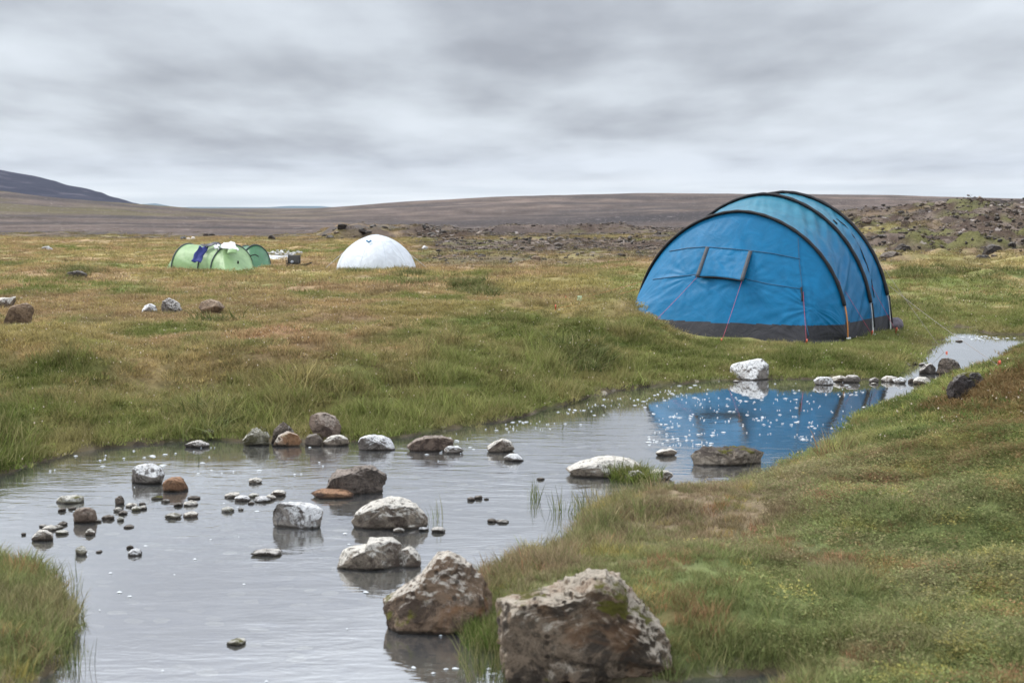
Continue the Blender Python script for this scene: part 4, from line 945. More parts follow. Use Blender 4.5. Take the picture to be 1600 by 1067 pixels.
for (p, q) in ((TLp, BL2), (TRp, BR2)):
    n_ = np.array((-.35, -.85, .25)); n_ /= np.linalg.norm(n_); T = (q - p) / np.linalg.norm(q - p); s_ = np.cross(T, n_); P_ = [p + (q - p) * k + n_ * .012 for k in np.linspace(-.02, 1.03, 8)]
    G = np.array([[a_ - s_ * .032, a_ + s_ * .032] for a_ in P_]); V, Fc = sheet(G, .008); tent.part('strap', V, Fc, STRAP, fl)
V, Fc = tube([BL2 + (BR2 - BL2) * k + np.array((0, .06 * math.sin(math.pi * k), .02 * math.sin(math.pi * k) - .008)) for k in np.linspace(0, 1, 12)], .012); tent.part('hem', V, Fc, BLACK, fl)
G = np.array([[onfront(1097 + 64 * a_, 404 + 30 * b_ + 5 * a_, .006) for b_ in np.linspace(0, 1, 6)] for a_ in np.linspace(0, 1, 8)])
V, Fc = sheet(G, .003); tent.part('shaded_window_pane', V, Fc, INSIDE, fp)  # near-black sheet paints in the shadow beneath the awning
# guy lines and pegs
def ground_pt(px, py): return np.array(hit(px, py))
def sag(a_, b_, s_, n=14): return [a_ + (b_ - a_) * t - np.array((0, 0, 1)) * s_ * math.sin(math.pi * t) for t in np.linspace(0, 1, n)]
def guy(a_, g, mat=RED, r=.0027, s_=.01, peg=True):
    l = tent.part('guy_line', *tube(sag(a_, g + np.array((0, 0, .05)), s_), r, 5), mat)
    if peg: tent.part('peg', *tube([g + np.array((0, .02, -.06)), g + np.array((0, -.01, .10)), g + np.array((.0, -.04, .11)), g + np.array((0, -.05, .07))], .011, 6), PEGM, l)
guy(BL2, ground_pt(1016, 514)); guy(BR2, ground_pt(1127, 540)); guy(onfront(1255, 456, .01), ground_pt(1260, 541))
def onroof(px, py, Gs, lift=.02):
    V, Fc = sheet(Gs); tr_ = BVHTree.FromPolygons([tuple(v) for v in V], [tuple(int(i) for i in f) for f in Fc]); d = Vector(ray(px, py)).normalized(); h = tr_.ray_cast(Vector((0, 0, HC)), d)[0]
    if h is None: h = tr_.find_nearest(Vector(at_y(px, py, 23.6)))[0]
    return np.array(h) - np.array(d) * lift
a1 = A1(.80) + np.array((.02, -.03, .03)); guy(a1, ground_pt(1362, 527), RED, .0027, .0)
a2 = A2(.78) + np.array((.03, -.02, .03)); guy(a2, ground_pt(1400, 522), RED, .0027, .0)
a3 = A3(.84) + np.array((.04, -.02, .02)); guy(a3, ground_pt(1478, 560), plain('thin_grey_cord', (.2, .17, .15)), .003, .02); guy(A3(.9) + np.array((.04, 0, .02)), ground_pt(1560, 578), plain('thin_grey_cord', (.2, .17, .15)), .003, .03)
a4 = A1(.10) + np.array((-.03, -.02, .02)); g4 = ground_pt(868, 487); guy(a4, g4, plain('thin_orange_cord', (.45, .16, .06)), .003, .02)
g5 = ground_pt(884, 472); guy(A1(.12) + np.array((-.03, 0, .02)), g5, plain('thin_orange_cord', (.45, .16, .06)), .003, .03)
# zip line and toggle on the rear roof strip
r0 = [onroof(1262 + 0, 350, G23, .02)]
V, Fc = tube([onroof(*p, G23, .012) for p in ((1307, 342), (1320, 352), (1334, 370), (1346, 392), (1355, 415), (1362, 440), (1366, 465))], .009, 6); tent.part('zip', V, Fc, BLACK, parts['roof_panel'][1])
V, Fc = tube([onroof(*p, G23, .03) for p in ((1302, 344), (1308, 350))], .014, 6); tent.part('toggle', V, Fc, BLACK, parts['roof_panel'][1])
for q in np.linspace(.2, .85, 5): KEEPOUT.append((4.4, 24.0, 1.75, 1.35, -.6))
KEEPOUT.append((3.5, 23.0, 1.75, .85, -.5)); KEEPOUT.append((4.9, 22.5, .7, .5, .3))

# tag hung on the guy line
tg = at_y(907, 474, g5[1] * .97)
tgb = hit(905, 476)
G = np.array([[(tgb[0] - .04 + .08 * a_ + .01 * b_, tgb[1] + .01 * math.sin(3 * b_), tgb[2] + .03 + .12 * b_) for b_ in np.linspace(0, 1, 6)] for a_ in np.linspace(0, 1, 4)])
V, Fc = sheet(G, .004); o = link(bpy.data.objects.new('cord_flag', mesh('cord_flag', V, Fc, [plain('pale_green_flag', (.50, .62, .40))]))); tagit(o, 'tiny pale green flag hanging on the thin cord left of the blue tent', 'flag')

# ------------------------------------------------------------------ white dome tent
zW = .36
cW = np.array(at_y(588, 423, 43.6)); cW[2] = float(height(cW[0], cW[1])[0]); HW = 55 * 43.6 / F + .03; RW = 62.5 * 43.6 / F
WHT = fabric('white_tent_cloth', (.68, .72, .77), rough=.5, trans=.25, wr=.008)
dome = Thing('dome_tent', 'small white dome tent standing on the grass in the distance', 'tent', tuple(cW))
nt_, nz_ = 96, 36; G = np.zeros((nt_ + 1, nz_, 3))
for i in range(nt_ + 1):
    th = 6.2832 * i / nt_ + .35; k = abs(math.cos(2 * (th - .35))) ** 1.5
    for j in range(nz_):
        q = j / (nz_ - 1); r_ = RW * max(math.cos(q * math.pi / 2), 0) ** 1.2 * (1 - .10 * (1 - k) * math.sin(q * math.pi) - .04 * (1 - k)); z = HW * math.sin(q * math.pi / 2) ** 1.05
        r_ += .006 * perlin(i * .5, j * .3, 2) * math.sin(q * math.pi)
        G[i, j] = cW + np.array((math.cos(th) * r_, math.sin(th) * r_, z - .03))
V, Fc = sheet(G); cano = dome.part('canopy', V, Fc, WHT)
SG = plain('pale_grey_seam', (.52, .57, .62))
def domeline(th0, th1, q0, q1, n=20, lift=.008):
    out = []
    for t in np.linspace(0, 1, n):
        i = ((th0 + (th1 - th0) * t - .35) % 6.2832) / 6.2832 * nt_; j = (q0 + (q1 - q0) * t) * (nz_ - 1); i0 = int(i); j0 = min(int(j), nz_ - 2); p = G[i0, j0] * (1 - (j - j0)) + G[i0, j0 + 1] * (j - j0); p2 = G[min(i0 + 1, nt_), j0] * (1 - (j - j0)) + G[min(i0 + 1, nt_), j0 + 1] * (j - j0)
        p = p * (1 - (i - i0)) + p2 * (i - i0); d = p - cW; d /= np.linalg.norm(d) + 1e-9; out.append(p + d * lift)
    return out
for th in (4.35, 5.05, 5.75, 3.6): dome.part('seam', *tube(domeline(th, th + .05, 0, .97), .0035, 5), SG, cano)
dome.part('seam', *tube(domeline(3.6, 5.75, .62, .62, 40), .003, 5), SG, cano)
vp = domeline(4.45, 4.45, .60, .60, 2)[0]
dome.part('vent', *tube([vp + np.array((-.08, -.04, .05)), vp + np.array((0, -.08, 0)), vp + np.array((.06, -.04, .05))], .028, 6), plain('blue_vent_cloth', (.03, .16, .30)), cano)
dp = domeline(4.32, 4.32, .0, .12, 3)
tri = [dp[0] + np.array((-.11, -.03, 0.03)), dp[0] + np.array((.11, -.03, 0.03)), dp[0] + np.array((.0, -.01, .16)), dp[0] + np.array((0, .02, .03))]
dome.part('door_opening', tri, [(0, 1, 2), (0, 2, 3), (1, 3, 2), (0, 3, 1)], INSIDE, cano, False)
for th, dx_, dy_ in ((3.6, -.75, -.2), (4.4, -.1, -.8), (5.4, .6, -.5), (6.1, .7, .1)):
    pA = np.array(domeline(th, th, .5, .5, 2)[0]); pB = cW + np.array((math.cos(th) * RW + dx_ * .6, math.sin(th) * RW + dy_ * .6, .02)); gl_ = dome.part('guy_line', *tube([pA, pB], .005, 5), SG); dome.part('peg', *tube([pB - np.array((0, 0, .05)), pB + np.array((0, 0, .06))], .009, 5), PEGM, gl_)
KEEPOUT.append((cW[0], cW[1], RW * .95, RW * .95, 0))

# ------------------------------------------------------------------ green tunnel tents
def tunnel(name, label, arches, mats, base_front=None, base_back=None, D=43.8, sleeve=None, extra_r=.02):
    """arches: (px_left, px_right, py_top, depth) at ground level, world positions from depth"""
    t_ = np.linspace(0, 1, 60); curves = []
    x0 = (arches[0][0] + arches[-1][1]) / 2
    zg = float(height((x0 - 800) / F * D, D)[0]) - .05
    T = Thing(name, label, 'tent', ((x0 - 800) / F * D, D, zg))
    for (xl, xr, yt, dl, dr) in arches:
        L = np.array(((xl - 800) / F * dl, dl)); R = np.array(((xr - 800) / F * dr, dr)); M = (L + R) / 2; dm = (dl + dr) / 2
        h = HC - (yt - 325) * dm / F - zg
        a_ = np.pi * t_; q = -np.sign(np.cos(a_)) * np.abs(np.cos(a_)) ** 1.1; V = (R - L) / 2
        curves.append(np.stack([M[0] + V[0] * q, M[1] + V[1] * q, zg + h * np.sin(a_) ** .9], -1))
    return T, curves, zg
def loft(T, name, c0, c1, mat, sagz=.03, seed=1, n=24, parent=None):
    v = np.linspace(0, 1, n); G = c0[:, None] * (1 - v)[None, :, None] + c1[:, None] * v[None, :, None]; t = np.linspace(0, 1, len(c0))
    G[..., 2] -= (sagz * np.sin(np.pi * v))[None, :] * np.sin(np.pi * t)[:, None]; N_ = gnormal(G)
    G = G + N_ * (.012 * (1 - 2 * np.abs(perlin(t[:, None] * 14 + v[None] * 2, v[None] * 1.5, seed))) * np.sin(np.pi * v)[None, :])[..., None]
    V, Fc = sheet(G); return T.part(name, V, Fc, mat, parent), G
LG = fabric('light_green_tent_cloth', (.27, .42, .19), rough=.5, trans=.3, wr=.008); DG = fabric('dark_green_tent_cloth', (.06, .19, .085), rough=.45, trans=.3, wr=.008)
SLV = plain('dark_grey_sleeve', (.035, .05, .055), .6)
# light green: three arches running back to the left, sloping front porch to the right
T, cv, zg = tunnel('tunnel_tent', 'light green tunnel tent with dark arches and clothes drying on top', [(268, 322, 381, 44.6, 46.0), (309, 366, 380.5, 43.7, 45.3), (329, 396, 382, 43.2, 44.9)], None, D=44)
_, Gg1 = loft(T, 'roof_panel', cv[0], cv[1], LG, .03, 1); _, Gg2 = loft(T, 'roof_panel', cv[1], cv[2], LG, .02, 2)
def flat_to(c, pts): 
    t = np.linspace(0, 1, len(c)); return polypath(pts, [0, .35, .75, 1], t)
X = lambda px, d: ((px - 800) / F * d, d, zg)
fr = flat_to(cv[2], [X(329, 43.2), X(352, 42.3), X(400, 43.0), X(396, 44.9)]); _, Gg3 = loft(T, 'front_panel', cv[2], fr, LG, -.02, 3)
brp = flat_to(cv[0], [X(266, 44.6), X(258, 45.6), X(300, 47.), X(322, 46.0)]); loft(T, 'rear_panel', cv[0], brp, LG, 0, 4)
for c in cv: T.part('arch_sleeve', *tube(c + np.array((0, -.015, .012)), .022, 7), SLV)
T.part('vent_hood', *sheet(np.array([[onp for onp in (np.array(at_y(356 + 14 * a_, 391 + 5 * b_ - 2 * math.sin(3 * a_), 42.95 - .12 * b_)),)][0] for a_ in np.linspace(0, 1, 8) for b_ in (0,)]).reshape(8, 1, 3).repeat(4, 1) + np.array([[[0, -.04 * b_, -.04 * b_] for b_ in range(4)]]), .01), LG)
vt = np.array(at_y(372, 410, 42.7)); T.part('toggle', *box(vt, .05, .03, .09, .2), BLACK)
# dark green one behind it
T2, cd, zg2 = tunnel('tunnel_tent', 'dark green tunnel tent half hidden behind the light green one', [(366, 404, 384, 46.2, 47.2), (376, 423, 383, 45.2, 46.0)], None, D=45.5)
loft(T2, 'roof_panel', cd[0], cd[1], DG, .01, 5)
X2 = lambda px, d: ((px - 800) / F * d, d, zg2)
fd = flat_to(cd[1], [X2(376, 45.2), X2(392, 44.4), X2(423, 44.9), X2(423, 46.0)]); _, Gd = loft(T2, 'front_panel', cd[1], fd, DG, -.02, 6)
for c in cd: T2.part('arch_sleeve', *tube(c + np.array((0, -.015, .012)), .022, 7), SLV)
zp = [np.array(at_y(px, py, 44.75)) for px, py in ((388, 401), (394, 399), (399, 398), (404, 401))]; T2.part('zip', *tube(zp, .018, 5), BLACK)
KEEPOUT.append((((345 - 800) / F) * 44, 44.2, 1.35, .9, 0)); KEEPOUT.append((((400 - 800) / F) * 45.5, 45.6, .5, .5, 0))
# clothes
def drape(name, label, cat, G0, mat, seed, am=.02):
    N_ = gnormal(G0); nu, nv = G0.shape[:2]; s_, t_ = np.meshgrid(np.linspace(0, 1, nu), np.linspace(0, 1, nv), indexing='ij')
    G = G0 + np.array((0, -.02, .035)) + N_ * (am * perlin(s_ * 4, t_ * 3, seed))[..., None]
    V, Fc = sheet(G, .015); o = link(bpy.data.objects.new(name, mesh(name, V, Fc, [mat]))); tagit(o, label, cat); return o
NAVY = fabric('navy_cloth', (.02, .03, .16), rough=.8, trans=.02, wr=.01)
def pgrid(pts4, D4, nu=14, nv=10):
    c = [np.array(at_y(px, py, d)) for (px, py), d in zip(pts4, D4)]; G = np.zeros((nu, nv, 3))
    for i, a_ in enumerate(np.linspace(0, 1, nu)):
        for j, b_ in enumerate(np.linspace(0, 1, nv)):
            G[i, j] = (c[0] * (1 - a_) + c[1] * a_) * (1 - b_) + (c[3] * (1 - a_) + c[2] * a_) * b_
            G[i, j] += np.array((.02 * math.sin(9 * b_ + i), .0, .02 * math.sin(5 * a_ * 2 + 1)))
    return G
drape('jacket', 'blue jacket draped over the left side of the light green tent', 'jacket', pgrid([(311, 387), (325, 388), (313, 412), (299, 411)], [43.7, 43.9, 43.3, 43.4]), NAVY, 2)
drape('jacket', 'dark garment rolled over the top of the light green tent', 'clothing', pgrid([(313, 385), (342, 380), (345, 384), (317, 388)], [44.0, 44.1, 43.9, 43.8]), plain('dark_cloth', (.02, .022, .035)), 3)
drape('towel', 'white cloth spread over the top of the light green tent', 'cloth', pgrid([(350, 382), (366, 380), (373, 393), (344, 389)], [43.9, 43.9, 43.2, 43.3]), fabric('white_cloth', (.75, .76, .78), rough=.8, trans=.1, wr=.01), 4, .04)
drape('towel', 'small light cloth hanging between two arches of the light green tent', 'cloth', pgrid([(335, 385), (344, 384), (341, 391), (335, 390)], [43.9, 43.9, 43.5, 43.5]), fabric('white_cloth', (.75, .76, .78), rough=.8, trans=.1, wr=.01), 7, .02)

# ------------------------------------------------------------------ camp chair and stool beyond the tents
cb = np.array(at_y(459, 421, 44.)); cb[2] = float(height(cb[0], cb[1])[0]); k = 22 * 44 / F
ch = Thing('camp_chair', 'low dark folding camp chair standing between the green and white tents', 'camp chair', tuple(cb))
CH = plain('dark_chair_cloth', (.045, .042, .035), .8); CM = plain('black_tube', (.015, .015, .015), .4, .5)
w2 = .19
G = np.array([[cb + np.array((a_, .06 + .10 * b_ - .03 * math.cos(a_ * 8), .17 + b_ * .27)) for b_ in np.linspace(0, 1, 6)] for a_ in np.linspace(-w2, w2, 8)]); ch.part('backrest', *sheet(G, .01), CH)
G = np.array([[cb + np.array((a_, .06 - .26 * b_, .17 + .03 * b_ - .03 * math.cos(a_ * 8))) for b_ in np.linspace(0, 1, 6)] for a_ in np.linspace(-w2, w2, 8)]); ch.part('seat', *sheet(G, .01), CH)
for sx in (-1, 1):
    ch.part('back_frame', *tube([cb + np.array((sx * w2, -.02, .0)), cb + np.array((sx * w2, .16, .45))], .011, 6), CM)
    ch.part('armrest', *box(cb + np.array((sx * (w2 + .01), -.06, .27)), .035, .24, .015), CM)
    ch.part('leg', *tube([cb + np.array((sx * w2, -.2, .27)), cb + np.array((sx * w2, -.2, .0))], .010, 6), CM)
    ch.part('leg', *tube([cb + np.array((-sx * w2, -.2, .0)), cb + np.array((sx * w2, -.2, .18))], .009, 6), CM)
    ch.part('leg', *tube([cb + np.array((-sx * w2, .08, .0)), cb + np.array((sx * w2, -.2, .18))], .009, 6), CM)
o = ch; V, Fc = rock_shape([(math.cos(t) * 1, .9 * math.sin(t)) for t in np.linspace(0, 6.28, 9)[:-1]], .05, .05, 3, 5, 1.5)
o = link(bpy.data.objects.new('bag', mesh('bag', V, Fc, [plain('pale_bag', (.4, .42, .46))]))); o.location = cb + np.array((-.03, -.1, .235)); tagit(o, 'small grey-white bag lying on the seat of the camp chair', 'bag')
sb = np.array(at_y(478, 420, 43.8)); sb[2] = float(height(sb[0], sb[1])[0])
st_ = Thing('camp_stool', 'low folding stool tipped on the grass right of the camp chair', 'stool', tuple(sb))
G = np.array([[sb + np.array((a_, -.1 + .2 * b_, .12 + .18 * (a_ + .15) - .02 * math.sin(3 * b_))) for b_ in np.linspace(0, 1, 5)] for a_ in np.linspace(-.15, .18, 6)]); st_.part('seat', *sheet(G, .01), CH)
for y_ in (-.1, .1):
    st_.part('leg', *tube([sb + np.array((-.17, y_, .0)), sb + np.array((.18, y_, .20))], .009, 6), CM); st_.part('leg', *tube([sb + np.array((.1, y_, .0)), sb + np.array((-.13, y_, .13))], .009, 6), CM)
# bundles behind the green tents
def blob(name, label, cat, px, py, w_, h_, d, mat, seed):
    c = np.array(at_y(px, py, d)); c[2] = float(height(c[0], c[1])[0]); s_ = d / F
    pl = [(math.cos(t) * w_ / 2, math.sin(t) * h_ / 2) for t in np.linspace(0, 6.28, 13)[:-1]]
    V, Fc = rock_shape(pl, s_, w_ / 2 * s_ * .7, 4, seed, .9, 2)
    o = link(bpy.data.objects.new(name, mesh(name, V, Fc, [mat]))); o.location = c + np.array((0, 0, h_ * s_ * .42)); return tagit(o, label, cat)
blob('sack', 'black lumpy bag on the ground behind the green tents', 'bag', 286, 381, 10, 6, 79, fabric('black_bag_cloth', (.012, .012, .014), trans=.02), 3)
blob('sack', 'cream bag lying next to the black one behind the green tents', 'bag', 294.5, 381, 7, 5, 79, fabric('cream_bag_cloth', (.6, .52, .44), trans=.05), 4)
blob('sack', 'round pale bag at the right end of the bags behind the green tents', 'bag', 302, 381, 7, 6.5, 79, fabric('cream_bag_cloth', (.66, .60, .52), trans=.05), 5)

# ------------------------------------------------------------------ pale spring flat
def patch(name, u0, u1, v0, v1, mat, z, seed, kind='structure'):
    n = 70; c0, c1 = (u0 + u1) / 2, (v0 + v1) / 2; V = [at(c0, c1, z)]
    for i in range(n):
        a_ = 6.2832 * i / n; r_ = 1 + .25 * float(perlin(math.cos(a_) * 2, math.sin(a_) * 2, seed)); V.append(at(c0 + (u1 - u0) / 2 * r_ * math.cos(a_), c1 + (v1 - v0) / 2 * r_ * math.sin(a_), z))
    V = np.array(V); c_ = V[0]; rings = [c_ + (V[1:] - c_) * q for q in np.linspace(.02, 1, 16)]; G = np.concatenate(rings)
    G[:, 2] = height(G[:, 0], G[:, 1]) + .035 - .09 * np.repeat(np.linspace(0, 1, 16) ** 10, n)
    o = link(bpy.data.objects.new(name, mesh(name, G, gridfaces(16, n, True)[:, ::-1].copy(), [mat]))); o['kind'] = kind; return o
mm, n = newmat('pale_spring_water'); ps = n.add('ShaderNodeNewGeometry').outputs['Position']
c = n.ramp(n.noise(ps, 1.2, 5, .6), [(.3, (.40, .42, .43)), (.6, (.62, .63, .62))]); finish(n, n.add('ShaderNodeBsdfPrincipled', {'Base Color': c, 'Roughness': .12}).outputs[0])
zh = float(height(np.array([at(px, py, .38)[0] for px in (420, 438, 458) for py in (395, 398, 401)]), np.array([at(px, py, .38)[1] for px in (420, 438, 458) for py in (395, 398, 401)])).max()); zq = at(438, 398, zh); KEEPOUT.append((zq[0], zq[1], .7, 3.4, 0)); patch('water', 410, 468, 394.5, 401.5, mm, zh + .015, 3)
mm2, n = newmat('pale_mineral_crust'); ps = n.add('ShaderNodeNewGeometry').outputs['Position']
c = n.ramp(n.noise(ps, .8, 6, .65), [(.35, (.22, .18, .14)), (.6, (.5, .46, .42))]); finish(n, n.add('ShaderNodeBsdfPrincipled', {'Base Color': c, 'Roughness': .9}).outputs[0])
V = []; Fc = []; R = np.random.RandomState(8)
for i in range(60):
    px = R.uniform(416, 472); py = 393.2 + abs(R.normal()) * 1.2; p = np.array(at(px, py + R.rand() * 3, zh - .05)); p[2] = float(height(p[0], p[1])[0]) + .04; V_, F_ = rock_shape([(math.cos(t), .6 * math.sin(t)) for t in np.linspace(0, 6.28, 8)[:-1]], R.uniform(.03, .11), .08, 3, i, 1.2); b = sum(len(v) for v in V); V.append(V_ + p); Fc.append(F_ + b)
o = link(bpy.data.objects.new('mineral_rubble', mesh('mineral_rubble', np.concatenate(V), np.concatenate(Fc), [RM['white']]))); o['kind'] = 'stuff'; tagit(o, 'white mineral rubble heaped along the pale spring behind the camp chair', 'rubble')

# ------------------------------------------------------------------ foam flecks drifting on the water
def foam():
    V = []; Fc = []; R = np.random.RandomState(21)
    def fleck(x, y, r_):
        if float(sdf([x], [y])[0]) > -.05 or R.rand() > .25 + 2.2 * float(perlin(x * 1.6, y * 2.6, 4.4)) + .35: return
        n = 9; b = len(V); el = R.uniform(1.0, 2.2); ro = R.normal() * .3
        for k in range(n):
            a_ = 6.2832 * k / n; q = r_ * R.uniform(.6, 1.25); X_ = q * math.cos(a_) * el; Y_ = q * math.sin(a_); V.append((x + X_ * math.cos(ro) - Y_ * math.sin(ro), y + X_ * math.sin(ro) + Y_ * math.cos(ro), .004))
        V.append((x, y, .010)); [Fc.append((b + k, b + (k + 1) % n, b + n)) for k in range(n)]
    for _ in range(560):
        p = at(R.uniform(1010, 1350), 596 + 110 * R.rand() ** .85); fleck(p[0], p[1], .005 + .014 * R.rand() ** 3)
    for _ in range(300):
        t = R.rand(); px = 640 + 420 * t; py = np.interp(px, [640, 740, 850, 950, 1060], [690, 672, 650, 622, 606]) + abs(R.normal()) * 14; p = at(px, py); fleck(p[0], p[1], .004 + .014 * R.rand() ** 3)
    for _ in range(60):
        p = at(R.uniform(60, 560), R.uniform(697, 745)); fleck(p[0], p[1], .006 + .016 * R.rand() ** 2)
    for _ in range(60):
        p = at(R.uniform(100, 760), R.uniform(760, 1066)); fleck(p[0], p[1], .004 + .010 * R.rand() ** 2)
    for _ in range(14):
        p = at(R.uniform(640, 780), R.uniform(1000, 1060)); fleck(p[0], p[1], .006 + .012 * R.rand())
    for _ in range(60):
        p = at(R.uniform(1500, 1600), R.uniform(524, 534)); fleck(p[0], p[1], .01 + .025 * R.rand() ** 2)
    return V, Fc
V, Fc = foam(); fm, n = newmat('foam'); finish(n, n.add('ShaderNodeBsdfPrincipled', {'Base Color': (.50, .53, .55, 1), 'Roughness': .6}).outputs[0])
o = link(bpy.data.objects.new('foam', mesh('foam', V, Fc, [fm]))); o['kind'] = 'stuff'; tagit(o, 'white foam flecks drifting on the pool and stream', 'foam')

# ------------------------------------------------------------------ grass and heath
def grow(n, d0, d1, u0=-280, u1=1900, extra=None, smin=.02):
    x, y = sample(n, d0, d1, u0, u1); s = sdf(x, y) + .10 * perlin(x / .55, y / .55, 9.1) + .05 * perlin(x / .2, y / .2, 2.1)
    k = (s > smin) & keep(x, y); x, y, s = x[k], y[k], s[k]
    if extra is not None:
        k = RS.rand(len(x)) < extra(x, y, s); x, y, s = x[k], y[k], s[k]
    z = height(x, y, sdf(x, y)); j = RS.normal(size=len(x)) * .6
    return x, y, z, s, zone(x, y, s, j) * (1 + .16 * RS.normal(size=len(x)))[:, None]
LEFT = lambda x, y: ~nearside(x, y)
def p_long(x, y, s):
    n_ = perlin(x / 1.1, y / 1.1, 5); ns = nearside(x, y)
    tent = (x > 1.8) & (y < 40)
    left = np.where(tent, .45 * (s < 3), np.clip(1.15 - s / 2.6 + .9 * n_, 0, 1)); right = np.clip(.55 - s / 1.0 + .6 * n_, 0, 1) * (x < 3.2) + .2 * (s < .3)
    return np.where(ns, right, left)
x, y, z, s, c = grow(30000, 9, 30, extra=p_long); sc = RS.uniform(.55, 1.15, len(x)) * (1 + .9 * np.clip(perlin(x / .7, y / .7, 31), -.5, 1)) * np.where((x > 1.8) & (y > 15), .6, 1.0) * np.where(s < .25, .85, 1)
scatter('grass', LIB['long'], x, y, z, sc, c, 'long green grass hanging over the stream banks', 'grass')
x, y, z, s, c = grow(16000, 4.0, 10, -400, 2000, extra=p_long); scatter('grass', LIB['long'], x, y, z, RS.uniform(.35, .75, len(x)), c, 'tufts of green grass beside the foreground boulders', 'grass')
x, y, z, s, c = grow(30000, 3.6, 13, -400, 2100, extra=lambda x, y, s: np.where(x < 2.4 + .6 * perlin(x, y, 3), 1.0, .22)); scatter('grass', LIB['mid'], x, y, z, RS.uniform(.3, .62, len(x)) * (1 + .9 * np.clip(perlin(x / .5, y / .5, 33), -.5, 1)), c, 'fine grass covering the near right bank', 'grass')
x, y, z, s, c = grow(14000, 13, 22, extra=lambda x, y, s: np.where(nearside(x, y), .8, np.clip(1.2 - s / 4 + perlin(x / 2, y / 2, 8), .12, 1))); scatter('grass', LIB['mid'], x, y, z, RS.uniform(.6, 1.1, len(x)), c, 'mixed grass on the banks of the middle stream', 'grass')
x, y, z, s, c = grow(30000, 12, 30); scatter('turf', LIB['turf'], x, y, z, RS.uniform(.7, 1.3, len(x)), c, 'short dry turf of the meadow', 'grass')
x, y, z, s, c = grow(11000, 20, 46, extra=lambda x, y, s: np.clip(.45 + 1.2 * perlin(x / 2.5, y / 2.5, 18), .05, 1)); scatter('grass', LIB['mid'], x, y, z, RS.uniform(.7, 1.3, len(x)) * (1 + 1.2 * np.clip(perlin(x / 1.2, y / 1.2, 35), -.5, 1)), c, 'patchy taller grass of the meadow', 'grass')
x, y, z, s, c = grow(62000, 28, 124, extra=lambda x, y, s: (1 - .8 * rockiness(x, y)) * (1 - sst(uD(x, y)[1] + 22 * fbm(x / 7, y / 7, 12.1, 3) + 10 * fbm(x / 3.2, y / 3.2, 1.1, 4), 70, 98))); scatter('turf', LIB['far'], x, y, z, RS.uniform(.7, 1.3, len(x)), c, 'brownish turf far across the meadow', 'grass')
x, y, z, s, c = grow(34000, 3.6, 17, 900, 2100, extra=lambda x, y, s: nearside(x, y) * sst(x + .9 * perlin(x / .8, y / .8, 4), 1.2, 2.8)); scatter('heath', LIB['leafy'], x, y, z, RS.uniform(.6, 1.2, len(x)), c, 'low leafy heath and moss over the near right rise', 'heath')
x, y, z, s, c = grow(9000, 11, 24, -280, 900, extra=lambda x, y, s: LEFT(x, y) * (s > 1.2) * sst(perlin(x / 1.3, y / 1.3, 14), .0, .3)); scatter('heath', LIB['leafy'], x, y, z, RS.uniform(.6, 1.3, len(x)), c, 'leafy ground plants scattered in the left bank grass', 'heath')
tus = []; R = np.random.RandomState(14)  # tussock clumps, their dark green also painting in the hummocks' shading
for (u0_, v0_, su_, sv_, n_) in ((735, 462, 32, 7, 70), (650, 455, 30, 6, 40), (640, 432, 14, 2, 25), (120, 430, 35, 4, 50), (20, 412, 22, 3, 30), (1420, 432, 30, 6, 60), (1490, 425, 40, 5, 80), (1570, 432, 30, 7, 60), (1400, 455, 20, 3, 20), (980, 485, 20, 6, 30), (430, 628, 26, 9, 50), (330, 612, 40, 10, 40), (900, 545, 30, 8, 45), (560, 425, 30, 2, 30), (330, 507, 20, 2, 14)):
    for _ in range(n_): tus.append(at(u0_ + R.normal() * su_ * .6, v0_ + R.normal() * sv_ * .5, .42))
tus = np.array(tus); k = (sdf(tus[:, 0], tus[:, 1]) > .1) & keep(tus[:, 0], tus[:, 1]); tus = tus[k]
scatter('tussocks', LIB['mid'], tus[:, 0], tus[:, 1], height(tus[:, 0], tus[:, 1]) - .01, RS.uniform(1.0, 2.4, (len(tus), 1)) * np.array([[1.3, 1.3, .8]]), np.tile(GREEN * .85, (len(tus), 1)) * RS.uniform(.6, 1.3, (len(tus), 1)), 'dark green tussocks whose tone stands in for hummock shading in the meadow', 'grass')
lib('rubble', [proto[i][i % 3] for i in range(7)])
x, y = sample(40000, 44, 118, 480, 2000); k = RS.rand(len(x)) < rockiness(x, y) ** 1.5 * .9; x, y = x[k], y[k]
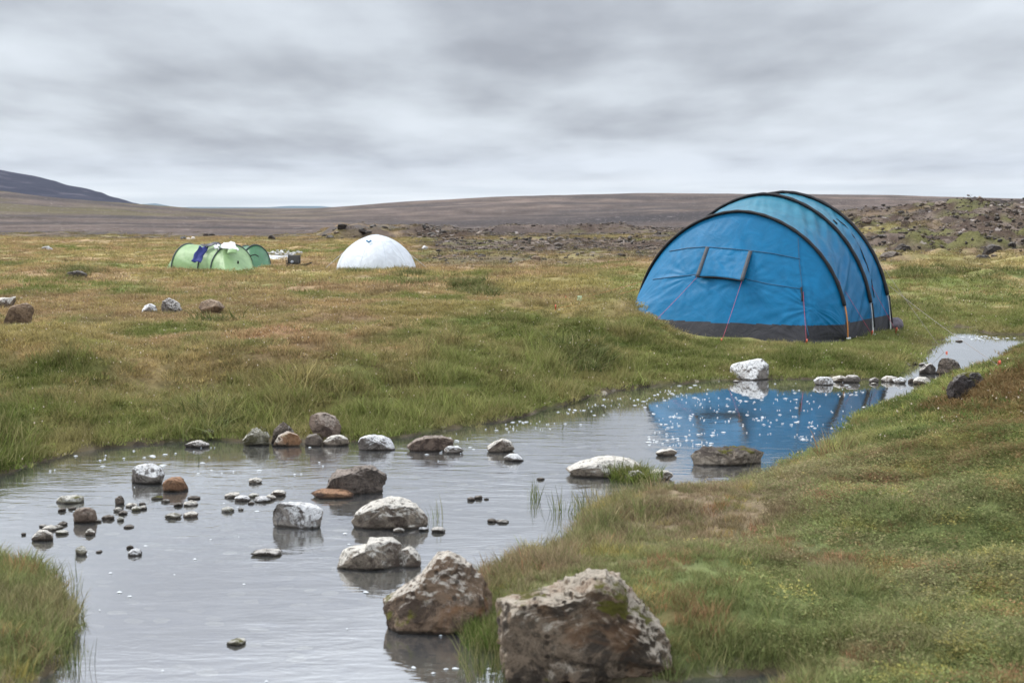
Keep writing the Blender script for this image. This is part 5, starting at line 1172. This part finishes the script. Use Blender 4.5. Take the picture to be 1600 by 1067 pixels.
scatter('rubble', LIB['rubble'], x, y, height(x, y), .06 + .24 * RS.rand(len(x))[:, None] ** 3 * np.array([[1.3, 1, .8]]), np.ones((len(x), 3)) * .2, 'loose dark lava rubble covering the stony slopes', 'rubble')
# reeds standing in the water and the tuft on the cream slab
def spot(pts, coll, name, label, sc_, col):
    P_ = np.array([at(px, py, zz_) for px, py, zz_ in pts]); n = len(P_)
    return scatter(name, coll, P_[:, 0], P_[:, 1], P_[:, 2], np.full(n, sc_), np.tile(np.array(col), (n, 1)) * RS.uniform(.8, 1.2, (n, 1)), label, 'grass')
R = np.random.RandomState(4); rd = [(837 + R.normal() * 5, 782 + R.normal() * 4, 0) for _ in range(5)] + [(872 + R.normal() * 4, 798 + R.normal() * 4, 0) for _ in range(4)] + [(680, 812, 0), (684, 812, 0)] + [(R.uniform(880, 940), R.uniform(790, 812), 0) for _ in range(16)] + [(R.uniform(60, 150), R.uniform(900, 1060), 0) for _ in range(18)] + [(R.uniform(730, 800), R.uniform(1000, 1066), 0) for _ in range(30)]
spot(rd, LIB['reed'], 'reeds', 'thin reeds standing in the shallow water', .8, (.09, .12, .035))
spot([(985 + R.normal() * 11, 748 + R.normal() * 3, .0) for _ in range(26)], LIB['mid'], 'grass_tuft', 'small green grass tuft growing on the flat cream slab', 1.3, (.10, .13, .03))
spot([(760 + R.uniform(-22, 40), R.uniform(975, 1012), .02) for _ in range(60)], LIB['long'], 'grass_tuft', 'bright green grass tuft between the two big foreground boulders', .55, (.09, .15, .03))

# ------------------------------------------------------------------ air between here and the far hills
hv, hf = box((0, 5800, 200), 26000, 13600, 404)
hmat = bpy.data.materials.new('haze_air'); hmat.use_nodes = True; hmat.node_tree.nodes.clear(); n = NT(hmat.node_tree)
pvn = n.add('ShaderNodeVolumePrincipled', {'Color': (.70, .82, 1, 1), 'Density': .00002})
ho = n.add('ShaderNodeOutputMaterial'); n.l.new(pvn.outputs[0], ho.inputs['Volume'])
o = link(bpy.data.objects.new('haze', mesh('haze', hv, hf, [hmat], False))); o['kind'] = 'stuff'; o['label'] = 'thin bluish air between the meadow and the far hills'; o['category'] = 'haze'
